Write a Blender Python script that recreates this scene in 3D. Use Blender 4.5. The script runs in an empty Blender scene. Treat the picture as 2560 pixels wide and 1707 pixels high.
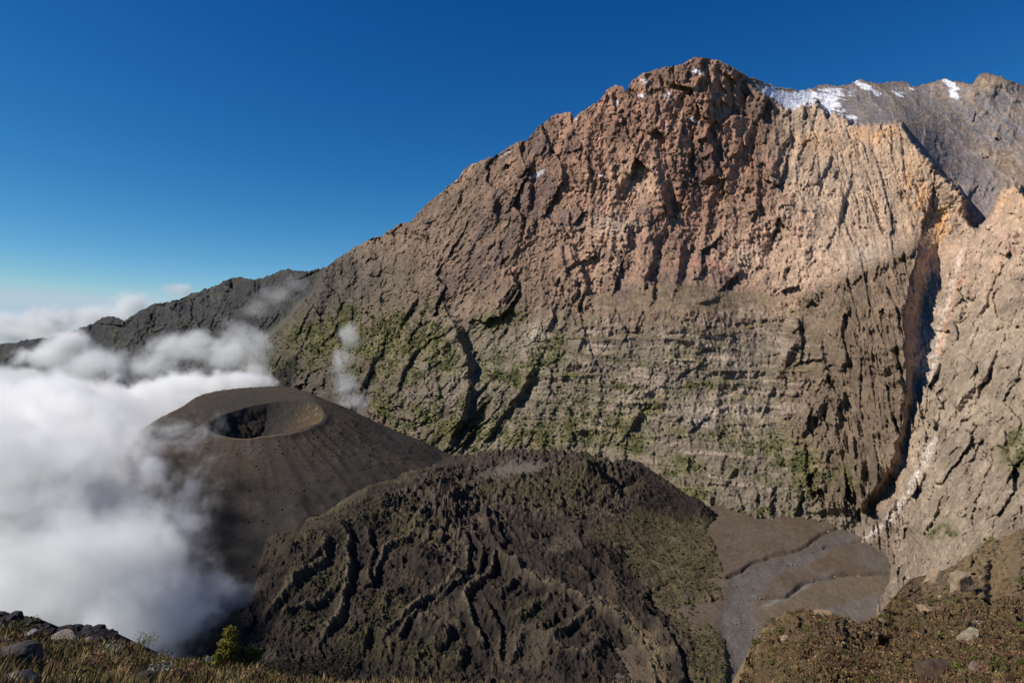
import bpy, math, random
import numpy as np
DENOISE = True

# ------------------------------------------------------------------ camera, sky, sun, exposure
sc = bpy.context.scene
COL = sc.collection
F, CX, CY = 2560 * 24 / 36, 1280.0, 853.5          # focal length and centre in photograph pixels
cam_d = bpy.data.cameras.new("camera")
cam = bpy.data.objects.new("camera", cam_d)
COL.objects.link(cam)
cam_d.lens, cam_d.sensor_width = 24, 36
cam_d.clip_start, cam_d.clip_end = 0.1, 400000
cam.location = (0, 0, 0)
cam.rotation_euler = (math.radians(90), 0, 0)
sc.camera = cam

SUN_AZ, SUN_EL = 102.0, 40.0                        # degrees left of the view direction, elevation
az, el = math.radians(SUN_AZ), math.radians(SUN_EL)
L = (-math.sin(az) * math.cos(el), math.cos(az) * math.cos(el), math.sin(el))   # towards the sun
world = bpy.data.worlds.new("World")
sc.world = world
world.use_nodes = True
wn = world.node_tree
bg = wn.nodes["Background"]
sky = wn.nodes.new("ShaderNodeTexSky")
sky.sky_type = 'NISHITA'
sky.sun_disc = False
sky.sun_elevation = el
sky.sun_rotation = -az
sky.altitude = 3800
sky.air_density, sky.dust_density, sky.ozone_density = 1.0, 0.1, 2.5
sep = wn.nodes.new("ShaderNodeSeparateColor"); com = wn.nodes.new("ShaderNodeCombineColor")     # thin polarised mountain air: deeper, steeper blue
wn.links.new(sky.outputs[0], sep.inputs[0])
for ch, (pw, mu, mx) in enumerate(((2.6, 0.135, 4.6), (1.42, 0.56, 6.0), (0.9, 1.285, 7.0))):
    prev = sep.outputs[ch]
    for op, val in (('POWER', pw), ('MULTIPLY', mu), ('MINIMUM', mx)):
        mt = wn.nodes.new("ShaderNodeMath"); mt.operation = op; mt.inputs[1].default_value = val
        wn.links.new(prev, mt.inputs[0]); prev = mt.outputs[0]
    wn.links.new(prev, com.inputs[ch])
wn.links.new(com.outputs[0], bg.inputs["Color"])
bg.inputs["Strength"].default_value = 0.09
sun_d = bpy.data.lights.new("sun", 'SUN')
sun = bpy.data.objects.new("sun", sun_d)
COL.objects.link(sun)
sun_d.energy, sun_d.angle, sun_d.color = 5.0, math.radians(0.53), (1.0, 0.955, 0.89)
from mathutils import Vector, noise as mnoise
sun.rotation_euler = Vector(L).to_track_quat('Z', 'Y').to_euler()
sun.location = (-500, -100, 600)
vs = sc.view_settings
vs.view_transform, vs.look, vs.exposure, vs.gamma = 'Standard', 'None', 0.08, 1.0
cy = sc.cycles
cy.volume_bounces = 24
cy.max_bounces = 26
cy.diffuse_bounces = 1
cy.transparent_max_bounces = 96
cy.volume_step_rate = 2.0
cy.volume_max_steps = 256
cy.use_denoising = DENOISE

# ------------------------------------------------------------------ numeric helpers
rng = np.random.default_rng(7)
f32 = np.float32
_perm = np.concatenate([np.random.default_rng(3).permutation(256)] * 3).astype(np.int32)
_ga = np.linspace(0, 2 * np.pi, 256, endpoint=False)
_gx, _gy = np.cos(_ga).astype(f32), np.sin(_ga).astype(f32)

def perlin(x, y, seed=0):
    x = np.asarray(x, f32); y = np.asarray(y, f32)
    xi = np.floor(x).astype(np.int32); yi = np.floor(y).astype(np.int32)
    xf = x - xi; yf = y - yi
    xi = (xi + seed * 37) & 255; yi = (yi + seed * 91) & 255
    u = xf * xf * xf * (xf * (xf * 6 - 15) + 10); v = yf * yf * yf * (yf * (yf * 6 - 15) + 10)
    def g(ix, iy, dx, dy):
        h = _perm[_perm[ix] + iy]
        return _gx[h] * dx + _gy[h] * dy
    a = g(xi, yi, xf, yf); b = g(xi + 1, yi, xf - 1, yf)
    c = g(xi, yi + 1, xf, yf - 1); d = g(xi + 1, yi + 1, xf - 1, yf - 1)
    ab = a + u * (b - a); cd = c + u * (d - c)
    return (ab + v * (cd - ab)) * 1.5

def fbm(x, y, octs=5, gain=0.5, lac=2.03, seed=0):
    s = 0; a = 1.0; t = 0
    for o in range(octs):
        s = s + a * perlin(x, y, seed + o); t += a
        x = x * lac; y = y * lac; a *= gain
    return s / t

def ridged(x, y, octs=5, gain=0.5, lac=2.05, seed=0):      # 0..1, sharp crests at 1
    s = 0; a = 1.0; t = 0; w = 1.0
    for o in range(octs):
        n = 1 - np.abs(perlin(x, y, seed + o)) * 1.6
        n = np.clip(n, 0, 1) ** 2 * w
        s = s + a * n; t += a
        w = np.clip(n * 1.8, 0.25, 1)
        x = x * lac; y = y * lac; a *= gain
    return s / t

def facets(x, y, seed=0, tilt=1.0, off=0.35):
    """broken-rock relief: every Voronoi cell is a plane of its own tilt, so cells meet in hard edges"""
    xi = np.floor(x).astype(np.int32); yi = np.floor(y).astype(np.int32)
    best = np.full(x.shape, 1e9, f32); hh = np.zeros(x.shape, f32); cid = np.zeros(x.shape, f32)
    for dx in (-1, 0, 1):
        for dy in (-1, 0, 1):
            cx, cyy = xi + dx, yi + dy
            k = _perm[_perm[(cx + seed * 17) & 255] + ((cyy + seed * 53) & 255)]
            k2 = _perm[k + 31]; k3 = _perm[k + 77]; k4 = _perm[k + 131]
            px = x - cx - k / 256.0; py = y - cyy - k2 / 256.0
            d = px * px + py * py
            m = d < best
            best = np.where(m, d, best).astype(f32)
            hh = np.where(m, ((k3 / 128.0 - 1) * px + (k4 / 128.0 - 1) * py) * tilt + (k2 / 256.0 - 0.5) * off, hh).astype(f32)
            cid = np.where(m, k3 / 256.0, cid).astype(f32)
    return hh, cid

def sstep(a, b, x):
    t = np.clip((x - a) / (b - a), 0, 1)
    return t * t * (3 - 2 * t)

def lin(c):                                             # sRGB 0..255 -> linear
    c = np.asarray(c, np.float64) / 255
    return np.where(c <= 0.04045, c / 12.92, ((c + 0.055) / 1.055) ** 2.4).astype(f32)

def mix(col, c, w):
    return col + (np.asarray(c, f32) - col) * w[..., None]

def ray(u, v, Y):
    return np.stack([(u - CX) / F * Y, Y + 0 * u, (CY - v) / F * Y], -1)

def tps(pts, vals, smooth=0.0):
    P = np.asarray(pts, float) / 1000; V = np.asarray(vals, float); n = len(P)
    def U(r2): return np.where(r2 > 1e-12, r2 * np.log(r2 + 1e-12), 0)
    K = U(((P[:, None] - P[None]) ** 2).sum(-1)) + np.eye(n) * smooth
    A = np.zeros((n + 3, n + 3)); A[:n, :n] = K; A[:n, n] = 1; A[:n, n + 1:] = P; A[n, :n] = 1; A[n + 1:, :n] = P.T
    w = np.linalg.solve(A, np.concatenate([V, [0, 0, 0]]))
    def f(u, v):
        q = np.stack([u, v], -1).reshape(-1, 2) / 1000
        out = np.zeros(len(q))
        for i in range(0, len(q), 200000):
            c = q[i:i + 200000]
            out[i:i + 200000] = U(((c[:, None] - P[None]) ** 2).sum(-1)) @ w[:n] + w[n] + c @ w[n + 1:]
        return out.reshape(u.shape)
    return f

def poly_dist(u, v, pts):
    """distance to a polyline, signed side (+ right of travel when drawn downwards => viewer's right), parameter 0..1"""
    pts = np.asarray(pts, float)
    best = np.full(u.shape, 1e9, f32); side = np.zeros(u.shape, f32); par = np.zeros(u.shape, f32)
    seg = np.hypot(*(pts[1:] - pts[:-1]).T); cum = np.concatenate([[0], np.cumsum(seg)]); tot = cum[-1]
    for i in range(len(pts) - 1):
        a, b = pts[i], pts[i + 1]
        d = b - a; l2 = (d ** 2).sum()
        t = np.clip(((u - a[0]) * d[0] + (v - a[1]) * d[1]) / l2, 0, 1)
        dx = u - a[0] - t * d[0]; dy = v - a[1] - t * d[1]
        ds = np.hypot(dx, dy)
        m = ds < best
        best = np.where(m, ds, best)
        side = np.where(m, np.sign(d[1] * dx - d[0] * dy), side)
        par = np.where(m, (cum[i] + t * seg[i]) / tot, par)
    return best, side, par

def in_poly(u, v, pts):
    pts = np.asarray(pts, float); c = np.zeros(u.shape, bool); n = len(pts)
    for i in range(n):
        x1, y1 = pts[i]; x2, y2 = pts[(i + 1) % n]
        if y1 == y2: continue
        c ^= ((y1 > v) != (y2 > v)) & (u < (x2 - x1) * (v - y1) / (y2 - y1) + x1)
    return c

def poly_mask(u, v, pts, soft):
    d, _, _ = poly_dist(u, v, list(pts) + [pts[0]])
    sgn = np.where(in_poly(u, v, pts), 1, -1)
    return sstep(-soft, soft, d * sgn)

def window(u, v, pts, pad):
    """index slices of a regular-in-u, free-in-v grid that can touch the stroke (u grid is columns)"""
    p = np.asarray(pts, float)
    return (p[:, 0].min() - pad, p[:, 0].max() + pad)

def grid_mesh(name, P, col=None, mat=None, close_u=False, smooth=True, parent=None, flip=False):
    R, C = P.shape[:2]
    me = bpy.data.meshes.new(name)
    idx = np.arange(R * C, dtype=np.int32).reshape(R, C)
    if close_u: idx = np.concatenate([idx, idx[:, :1]], 1)
    q = np.stack([idx[:-1, :-1], idx[1:, :-1], idx[1:, 1:], idx[:-1, 1:]], -1).reshape(-1, 4)
    if flip: q = q[:, ::-1]
    raw_mesh(me, P.reshape(-1, 3), q, smooth)
    if col is not None: set_col(me, col.reshape(-1, 3))
    return link(name, me, mat, parent)

def raw_mesh(me, V, q, smooth=True):
    V = np.ascontiguousarray(V, f32); q = np.ascontiguousarray(q, np.int32); k = q.shape[1]
    me.vertices.add(len(V)); me.vertices.foreach_set("co", V.ravel())
    me.loops.add(q.size); me.loops.foreach_set("vertex_index", q.ravel())
    me.polygons.add(len(q)); me.polygons.foreach_set("loop_start", np.arange(0, q.size, k, dtype=np.int32))
    try: me.polygons.foreach_set("loop_total", np.full(len(q), k, np.int32))
    except Exception: pass
    me.polygons.foreach_set("use_smooth", np.full(len(q), smooth, bool))
    me.update(calc_edges=True)

def set_col(me, c):
    a = me.color_attributes.new("Col", 'FLOAT_COLOR', 'POINT')
    full = np.ones((len(me.vertices), 4), f32); full[:, :3] = np.clip(c, 0.003, 0.9)
    a.data.foreach_set("color", full.ravel())

def link(name, me, mat=None, parent=None):
    o = bpy.data.objects.new(name, me)
    COL.objects.link(o)
    if mat is not None: me.materials.append(mat)
    if parent is not None: o.parent = parent
    return o

def tag(o, label=None, cat=None, group=None, kind=None):
    for k, v in (("label", label), ("category", cat), ("group", group), ("kind", kind)):
        if v: o[k] = v
    return o

# ------------------------------------------------------------------ materials
def ground_mat(name, s1, s2, bump, dist, rough=0.95, lo=0.72, hi=1.28, stretch=(1, 1, 1), tint=None):
    """colour attribute x fine procedural mottling, with fine procedural relief (scales in 1/m)"""
    m = bpy.data.materials.new(name); m.use_nodes = True
    nt = m.node_tree; N = nt.nodes; b = N["Principled BSDF"]
    b.inputs["Roughness"].default_value = rough
    b.inputs["Specular IOR Level"].default_value = 0.15
    at = N.new("ShaderNodeAttribute"); at.attribute_name = "Col"
    tc = N.new("ShaderNodeTexCoord"); mp = N.new("ShaderNodeMapping")
    mp.inputs["Scale"].default_value = stretch
    nt.links.new(tc.outputs["Object"], mp.inputs["Vector"])
    n1 = N.new("ShaderNodeTexNoise"); n1.inputs["Scale"].default_value = s1
    n1.inputs["Detail"].default_value = 6; n1.inputs["Roughness"].default_value = 0.65
    n2 = N.new("ShaderNodeTexVoronoi"); n2.inputs["Scale"].default_value = s2
    nt.links.new(mp.outputs[0], n1.inputs["Vector"]); nt.links.new(mp.outputs[0], n2.inputs["Vector"])
    mr = N.new("ShaderNodeMapRange"); mr.inputs["From Min"].default_value = 0.3; mr.inputs["From Max"].default_value = 0.7
    mr.inputs["To Min"].default_value = lo; mr.inputs["To Max"].default_value = hi
    nt.links.new(n1.outputs["Fac"], mr.inputs["Value"])
    mul = N.new("ShaderNodeVectorMath"); mul.operation = 'SCALE'
    nt.links.new(at.outputs["Color"], mul.inputs[0]); nt.links.new(mr.outputs[0], mul.inputs["Scale"])
    nt.links.new(mul.outputs[0], b.inputs["Base Color"])
    add = N.new("ShaderNodeMath"); add.operation = 'MULTIPLY_ADD'; add.inputs[1].default_value = 0.6
    nt.links.new(n2.outputs["Distance"], add.inputs[0]); nt.links.new(n1.outputs["Fac"], add.inputs[2])
    bp = N.new("ShaderNodeBump"); bp.inputs["Strength"].default_value = bump; bp.inputs["Distance"].default_value = dist
    nt.links.new(add.outputs[0], bp.inputs["Height"]); nt.links.new(bp.outputs[0], b.inputs["Normal"])
    return m
# ------------------------------------------------------------------ the great crater wall and summit ridge
SKY = [(-260,872),(-120,868),(0,861),(38,856),(71,850),(130,843),(170,836),(196,824),(234,807),(261,793),(289,791),(310,801),(349,780),(376,763),(436,752),
 (490,731),(545,712),(575,697),(599,693),(632,701),(675,690),(719,673),(745,680),(773,679),(817,668),(840,648),(866,633),(920,600),(958,588),(985,568),(1000,561),
 (1030,553),(1047,530),(1087,495),(1140,453),(1160,425),(1179,413),(1230,393),(1262,375),(1293,355),(1319,351),(1344,319),(1383,289),(1425,282),(1434,298),(1453,281),
 (1502,251),(1512,232),(1523,221),(1544,213),(1556,217),(1562,230),(1570,221),(1581,202),(1604,185),(1640,176),(1663,168),(1706,162),(1722,150),(1740,145),(1766,145),
 (1776,150),(1800,153),(1834,172),(1868,191),(1902,202),(1936,217),(2000,228),(2030,222),(2066,210),(2084,217),(2131,210),(2153,199),(2190,210),(2234,205),(2267,206),
 (2278,219),(2318,210),(2358,198),(2402,206),(2435,211),(2442,195),(2460,183),(2486,188),(2523,202),(2560,217),(2700,240),(2860,300)]
BOT = [(-260,1120),(300,1120),(700,1100),(1000,1190),(1400,1260),(1700,1320),(1800,1360),(1985,1400),(2100,1420),(2200,1560),(2300,1610),(2860,1650)]
step = 2.35
us = np.arange(-200, 2761, step)
NR = 500
sk = np.array(SKY, float); vt = np.interp(us, sk[:, 0], sk[:, 1])
jag = fbm(us / 16, us * 0 + 3.3, 4, 0.65, seed=11) * 7 + np.abs(perlin(us / 7, us * 0 + 8.1, 5)) * -4
vt = vt + jag * np.interp(us, [0, 500, 900, 1900, 2560], [1.0, 1.1, 1.0, 1.15, 1.0])
bt = np.array(BOT, float); vb = np.interp(us, bt[:, 0], bt[:, 1])
tt = np.linspace(0, 1, NR) ** 0.97
U = np.repeat(us[None], NR, 0); V = vt[None] + tt[:, None] * (vb - vt)[None]

FRONT = [((-200,868),4500),((0,861),4200),((300,795),3750),((600,693),3350),((817,668),2950),((1000,561),2700),((1179,413),2520),((1293,357),2430),((1544,213),2280),((1750,145),2230),
 ((1868,191),2250),((1978,279),2190),((2219,308),2010),((2400,473),1800),((2440,560),1750),((2530,462),1640),((2700,350),1600),
 ((1250,560),2260),((1400,600),2080),((1700,450),2060),((1700,600),1985),((2000,500),1930),((2200,560),1830),((1640,690),1860),((1600,745),1810),((1850,745),1790),((1750,790),1690),
 ((1500,800),1820),((1700,1000),1560),((1450,1000),1680),((1700,1200),1385),((1500,1130),1570),((1950,1285),1250),((1950,1000),1500),((2100,1000),1400),((2100,800),1560),((2150,1270),1175),
 ((2180,1130),1240),((1100,800),2130),((1100,1000),1880),((1150,1130),1730),((900,760),2450),((900,900),2200),((900,1050),1990),((700,800),2720),((700,950),2400),((400,850),3250),((350,950),3000),((0,920),3800),((0,1050),3300),((700,1090),2200),
 ((2400,800),1360),((2340,700),1560),((2300,1100),1150),((2500,600),1490),((2560,600),1440),((2560,900),1030),((2700,900),960),((2560,1200),770),((2400,1250),860),((2250,1250),1080),((2155,1351),1140),((2223,1393),1068),((2223,1453),985),((2190,1508),928),((2120,1400),1190),((2150,1510),1060),((2040,1400),1240),((1950,1400),1190),((2050,1284),1235),((2300,1500),760),((2400,1420),700),((2560,1340),600),((2700,1300),520),((2700,1600),330),((2500,1600),520)]
fr = tps([p for p, _ in FRONT], [d for _, d in FRONT], 1e-4)
cu = np.linspace(-200, 2761, 150); cv = np.linspace(120, 1660, 90)
def coarse(f):
    CU, CV = np.meshgrid(cu, cv); Z = f(CU, CV)
    def ev(u, v):
        x = np.clip((u - cu[0]) / (cu[1] - cu[0]), 0, len(cu) - 1.001); y = np.clip((v - cv[0]) / (cv[1] - cv[0]), 0, len(cv) - 1.001)
        i = x.astype(int); j = y.astype(int); a = x - i; b = y - j
        return ((Z[j, i] * (1 - a) + Z[j, i + 1] * a) * (1 - b) + (Z[j + 1, i] * (1 - a) + Z[j + 1, i + 1] * a) * b).astype(f32)
    return ev
frf = coarse(fr)
BACK = [((1868,191),2330),((2000,228),2560),((2150,200),2640),((2270,207),2640),((2360,200),2600),((2460,183),2480),((2560,217),2420),((2860,300),2300),
 ((1985,280),2300),((2100,290),2260),((2256,307),2130),((2351,440),1990),((2415,540),1880),((2440,572),1830),((2500,480),1900),((2560,470),1880),((2760,480),1750),((2400,330),2260),((2300,260),2430)]
bkf = coarse(tps([p for p, _ in BACK], [d for _, d in BACK], 1e-3))
wu = fbm(U / 60, V / 60, 4, 0.6, seed=21) * 10 ; wv = fbm(U / 60, V / 60, 4, 0.6, seed=31) * 10
U2 = U + wu; V2 = V + wv                                  # warped coordinates: strokes and patches get natural edges
EDGE = [(1850,60),(1860,196),(1889,219),(1930,245),(1976,281),(1990,272),(2011,261),(2022,268),(2040,256),(2056,270),(2070,296),(2082,286),(2093,284),(2112,292),(2128,308),(2160,316),(2175,312),(2219,308),(2254,305),(2266,330),
 (2300,375),(2351,432),(2395,470),(2413,502),(2416,550),(2440,578),(2460,561),(2486,520),(2500,478),(2515,468),(2526,470),(2536,462),(2550,468),(2570,492),(2800,520),(2900,60)]
back = poly_mask(U + wu * 0.6 + perlin(U / 9, V / 9, 19) * 5, V + wv * 0.6 + perlin(U / 11, V / 9, 20) * 5, EDGE, 6)
D = frf(U, V); DB = bkf(U, V)

farL = poly_mask(U2, V2, [(-400,500),(806,500),(815,660),(800,690),(775,735),(735,770),(700,815),(655,850),(610,905),(575,960),(560,1200),(-400,1200)], 6)
D = D + farL * 330
# ridge strokes: gentle to the left, broken off to the right (points in photograph pixels; A metres, left and right reach in pixels, hollow depth)
STR = [
 # gullies of the lower left wall
 ([(1128,800),(1150,850),(1176,912),(1175,973),(1164,1012),(1138,1075),(1122,1110)],46,60,5,24),([(1206,985),(1183,1054),(1165,1100)],22,30,5,14),
 ([(1340,915),(1281,1003),(1238,1058),(1208,1105)],24,32,5,16),([(1608,1015),(1570,1080)],20,30,5,10),([(1398,618),(1414,668)],22,26,5,10),([(1424,612),(1440,660),(1462,702)],34,44,5,20),
 ([(1283,705),(1253,752)],20,30,5,10),([(1385,785),(1372,815)],14,22,5,8),([(1460,835),(1450,865)],14,20,5,8),([(1092,958),(1097,990)],14,24,4,8),
 ([(950,870),(925,915),(905,965),(895,1000)],24,36,5,12),([(833,812),(845,860)],18,60,5,8),([(1040,745),(1015,790),(1000,820)],14,26,5,8),([(1115,755),(1125,790)],12,24,5,6),
 ([(1040,870),(1010,930),(985,980)],14,26,5,8),([(760,745),(800,800)],16,26,5,6),
 # shoulder cliffs
 ([(1234,478),(1238,548)],24,26,4,8),([(1318,408),(1326,440),(1324,500),(1318,530)],26,46,4,10),([(1260,398),(1266,425)],10,18,3,4),([(1425,285),(1428,335)],14,24,4,6),([(1055,550),(1062,575)],20,26,5,8),
 ([(975,565),(985,600)],14,20,5,8),([(1012,590),(1005,610)],10,18,4,4),([(1150,490),(1140,520)],10,18,4,5),
 # summit face
 ([(1472,402),(1470,455)],18,24,4,8),([(1500,400),(1499,446)],20,26,4,8),([(1590,380),(1584,405),(1573,442)],16,34,4,8),([(1530,225),(1537,275)],20,26,4,8),([(1645,185),(1655,225)],14,24,4,6),
 ([(1645,245),(1640,300)],14,22,4,6),([(1650,280),(1652,310)],14,18,4,5),([(1648,455),(1655,490),(1668,535)],36,34,5,16),([(1640,575),(1632,630),(1618,700)],26,30,5,12),([(1706,600),(1702,640),(1688,715)],26,30,5,12),
 ([(1764,225),(1772,260),(1772,310)],26,34,4,10),([(1722,330),(1728,380),(1722,420)],18,26,4,8),([(1760,330),(1778,365),(1788,395)],28,24,4,14),([(1758,180),(1768,205)],12,20,4,6),([(1680,392),(1684,415)],14,18,4,6),
 ([(1895,435),(1893,480)],14,24,4,6),([(1888,500),(1893,535)],14,22,4,6),([(1817,168),(1838,200),(1850,222)],22,22,4,8),([(1930,255),(1937,300)],14,26,4,6),([(1700,500),(1690,545)],10,22,5,5),
 ([(1572,500),(1565,540)],8,22,4,4),([(1640,690),(1628,745)],18,26,5,8),([(1585,560),(1570,640)],10,26,5,6),([(1855,370),(1800,420),(1760,450)],12,22,6,6),([(1835,400),(1815,450)],12,22,6,6),
 ([(1815,690),(1818,722)],14,16,4,8),([(1800,735),(1790,745),(1740,756)],12,10,6,4),([(1460,560),(1440,620)],10,22,5,6),([(1520,590),(1528,520)],7,18,4,4),
 # tan wall
 ([(2075,390),(2058,440)],14,30,5,6),([(2104,495),(2098,560)],16,30,5,8),([(1945,395),(1932,425)],10,22,4,5),([(2154,400),(2152,360)],8,20,4,4),([(2255,470),(2248,500)],6,18,4,4),([(2272,510),(2282,500)],6,14,3,4),
 ([(2010,262),(2008,300)],10,18,3,4),([(2052,262),(2068,296)],12,18,3,5),([(2130,440),(2110,500)],8,24,5,4),([(1990,560),(1975,640)],7,30,8,4),([(2030,600),(2010,660)],7,30,8,4),
 # buttress
 ([(2300,600),(2284,670),(2256,783),(2260,855),(2276,925)],135,120,7.5,40),([(2258,880),(2268,970),(2254,1060),(2238,1135),(2198,1215),(2156,1266)],60,70,5,22),([(2296,640),(2290,720),(2285,790)],40,14,5,10),([(2304,602),(2325,640),(2337,690)],30,40,6,8),([(1990,845),(1956,906),(1934,962),(1919,1003)],30,44,6,14),
 ([(2053,888),(2070,935),(2050,965)],22,30,5,12),([(2068,985),(2050,1020),(2022,1062)],26,40,5,12),([(2106,978),(2101,1028)],24,40,5,12),([(2230,885),(2238,915)],18,22,5,10),([(2222,1010),(2228,1062)],22,28,5,10),
 ([(2155,1140),(2152,1220)],26,30,5,14),([(2200,1130),(2196,1220)],24,26,5,12),([(2009,1100),(2012,1165),(2019,1235)],16,30,5,10),([(2170,1225),(2156,1262)],24,30,5,14),([(2110,790),(2102,830),(2095,870)],14,26,5,8),
 ([(2130,1090),(2140,1150)],14,28,5,8),([(1975,1110),(1985,1150)],20,30,5,8),([(1840,1165),(1825,1195)],18,30,6,8),([(2120,880),(2085,950)],14,30,8,6),([(2245,930),(2250,1000),(2240,1060)],20,26,5,10),
 # right wall
 ([(2462,560),(2440,643),(2415,728),(2393,795),(2366,862)],34,30,6,14),([(2420,600),(2400,690),(2372,780)],14,20,8,10),([(2446,955),(2415,985),(2388,1022)],26,26,6,14),([(2509,1070),(2514,1122)],18,24,4,10),
 ([(2432,1265),(2434,1335)],18,22,4,10),([(2470,1258),(2464,1300)],12,20,4,6),([(2549,1255),(2551,1320)],14,22,4,8),([(2312,1180),(2296,1232)],12,20,4,6),([(2540,980),(2520,1050)],12,24,5,6),([(2350,900),(2330,950)],14,16,5,8),
 ([(2308,1000),(2290,1060),(2270,1085)],16,22,6,10),([(2495,800),(2470,880)],7,30,8,4),([(2480,660),(2455,760)],7,30,8,4),([(2545,700),(2560,640)],8,24,6,4),
 ([(2520,620),(2480,720),(2440,800)],14,30,4,8),([(2545,760),(2500,860),(2455,955)],16,34,4,8),([(2485,900),(2440,990),(2400,1065)],14,30,4,8),([(2400,890),(2360,990),(2332,1080)],14,26,4,8),([(2465,1080),(2420,1160),(2368,1245)],15,30,4,9),
 ([(2385,1180),(2345,1260),(2310,1335)],12,26,4,8),([(2545,1150),(2510,1215),(2478,1262)],14,26,4,8),([(2352,1250),(2320,1320),(2288,1385)],11,24,4,7),([(2470,740),(2440,830),(2405,900)],11,26,4,6),([(2560,880),(2530,960)],12,26,4,6),([(2430,1300),(2400,1360)],10,22,4,6),([(2440,1040),(2410,1110)],9,20,4,5),
 # back ridge outcrops
 ([(2472,250),(2500,285)],20,30,4,8),([(2318,265),(2330,285)],8,20,4,4),([(2330,270),(2440,330)],6,16,6,2),([(2500,300),(2600,370)],8,20,6,3),([(2480,330),(2600,400)],8,20,6,3),([(2392,412),(2396,436)],14,12,3,6),
 ([(2370,310),(2410,345)],10,18,5,4),([(2270,215),(2277,224)],10,14,3,4),([(2300,300),(2318,340)],8,16,5,4),
 # dark left ridge spurs
 ([(600,700),(640,740),(650,790)],40,60,10,10),([(545,715),(560,770),(540,820)],30,50,10,8),([(436,752),(450,800),(430,850)],34,50,10,8),([(376,765),(360,820),(330,860)],34,50,10,8),([(289,793),(280,840),(250,880)],34,50,10,8),
 ([(719,675),(730,720),(700,770)],36,60,8,10),([(820,668),(810,720),(780,800)],40,70,8,12),([(234,808),(200,850)],30,40,10,6),([(866,635),(880,680),(860,740)],26,50,7,8),([(920,602),(930,660),(915,720)],20,40,7,6),
]
crest = np.array([(1985,742),(2070,708),(2177,662),(2262,620),(2302,602)], float); rc_ = np.random.default_rng(5)
for k_ in range(26):                        # broken rocks along the buttress crest
    cxk = rc_.uniform(2000, 2300); cyk = np.interp(cxk, crest[:, 0], crest[:, 1]) + rc_.uniform(0, 22)
    ln_ = rc_.uniform(10, 26)
    STR.append(([(cxk, cyk), (cxk - ln_ * 0.35, cyk + ln_)], rc_.uniform(9, 18), rc_.uniform(8, 15), 3, 6))
rel = np.zeros_like(D)
for pts, A, wl, wr, hol in STR:
    p = np.array(pts, float); x0, x1 = p[:, 0].min() - wl * 3, p[:, 0].max() + wl * 3
    c0, c1 = np.searchsorted(us, [x0, x1])
    if c1 <= c0: continue
    s = np.s_[:, c0:c1]
    if A >= 20: wr = wr * (1.5 + A / 60)
    d, sd, t = poly_dist(U2[s], V2[s], pts)
    ends = sstep(-0.12, 0.18, t) * (1 - sstep(0.8, 1.1, t) * 0.8)
    prof = np.where(sd < 0, np.exp(-(d / wl) ** 1.3), np.exp(-(d / wr) ** 2))
    holl = np.where(sd > 0, 1.0, 0.25) * np.exp(-((d - wr * 1.6) / (wr * 2.2)) ** 2) * hol
    jv = 1 + 0.45 * perlin(t * max(3.0, len(pts) * 1.6) + A, t * 0 + wl, 18)
    rel[s] += (-A * prof * jv + holl) * ends

# ribs and gullies running down the fall line: three leanings blended across the wall
def ribs(ang, lu, lv, seed, octs=6, gain=0.52):
    ca, sa = math.cos(math.radians(ang)), math.sin(math.radians(ang))
    a = (U2 * ca + V2 * sa) / lu; b = (-U2 * sa + V2 * ca) / lv
    return ridged(a, b, octs, gain, seed=seed)
wl_ = 1 - sstep(1000, 1350, U); wr_ = sstep(2050, 2350, U); wm_ = np.clip(1 - wl_ - wr_, 0, 1)
r1 = ribs(20, 66, 170, 41) * 0.62 + 0.17; r2 = ribs(8, 58, 190, 52); r3 = ribs(26, 70, 260, 63)
rib = r1 * wl_ + r2 * wm_ + r3 * wr_
smooth_tan = sstep(1950, 2100, U) * (1 - sstep(1080, 1200, V + 0 * U)) * (1 - 0.6 * sstep(2270, 2340, U + (V - 1000) * 0.2))          # smoother, dustier wall on the right
scree = poly_mask(U2, V2, [(1480,742),(1620,722),(1700,700),(1760,722),(1900,735),(1990,745),(1930,770),(1800,778),(1640,782),(1500,778)], 14)
amp = 26 * (1 - 0.62 * smooth_tan) * (1 - 0.8 * scree) * (0.8 + 0.5 * sstep(800, 500, U))
rel -= (rib - 0.45) * amp * (1 - 0.4 * poly_mask(U2, V2, [(1330,830),(1500,770),(1990,760),(2050,850),(1990,1240),(1700,1240),(1260,1060)], 60))
def rot(ang, lu, lv):
    ca, sa = math.cos(math.radians(ang)), math.sin(math.radians(ang))
    return (U2 * ca + V2 * sa) / lu, (-U2 * sa + V2 * ca) / lv
leanf = 17 * wl_ + 7 * wm_ + 22 * wr_
ca, sa = np.cos(np.radians(leanf)), np.sin(np.radians(leanf))
fa, fb = U2 * ca + V2 * sa, -U2 * sa + V2 * ca
q1, id1 = facets(fa / 74, fb / 120, 5); q2, id2 = facets(fa / 30 + 9.3, fb / 44, 6); q3, id3 = facets(fa / 12 + 3.1, fb / 16, 7)
terr_w = poly_mask(U2, V2, [(1330,830),(1500,770),(1990,760),(2050,850),(1990,1000),(1990,1240),(1700,1240),(1480,1130),(1260,1060)], 60)
rwall = sstep(2270, 2340, U + (V - 1000) * 0.2)
calm = (1 - 0.45 * smooth_tan * (1 - rwall)) * (1 - 0.85 * scree) * (1 - 0.55 * terr_w)
bt_ = poly_mask(U2, V2, [(2302,602),(2262,620),(2177,662),(2070,708),(1985,742),(1965,860),(1935,1010),(2040,1280),(2160,1270),(2240,1130),(2268,960),(2262,780)], 10)
rel -= bt_ * 28
calm = calm * (1 + 0.9 * bt_)
rough_mod = 0.45 + 0.75 * sstep(-0.35, 0.35, fbm(U / 140, V / 140, 3, seed=64))
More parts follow.
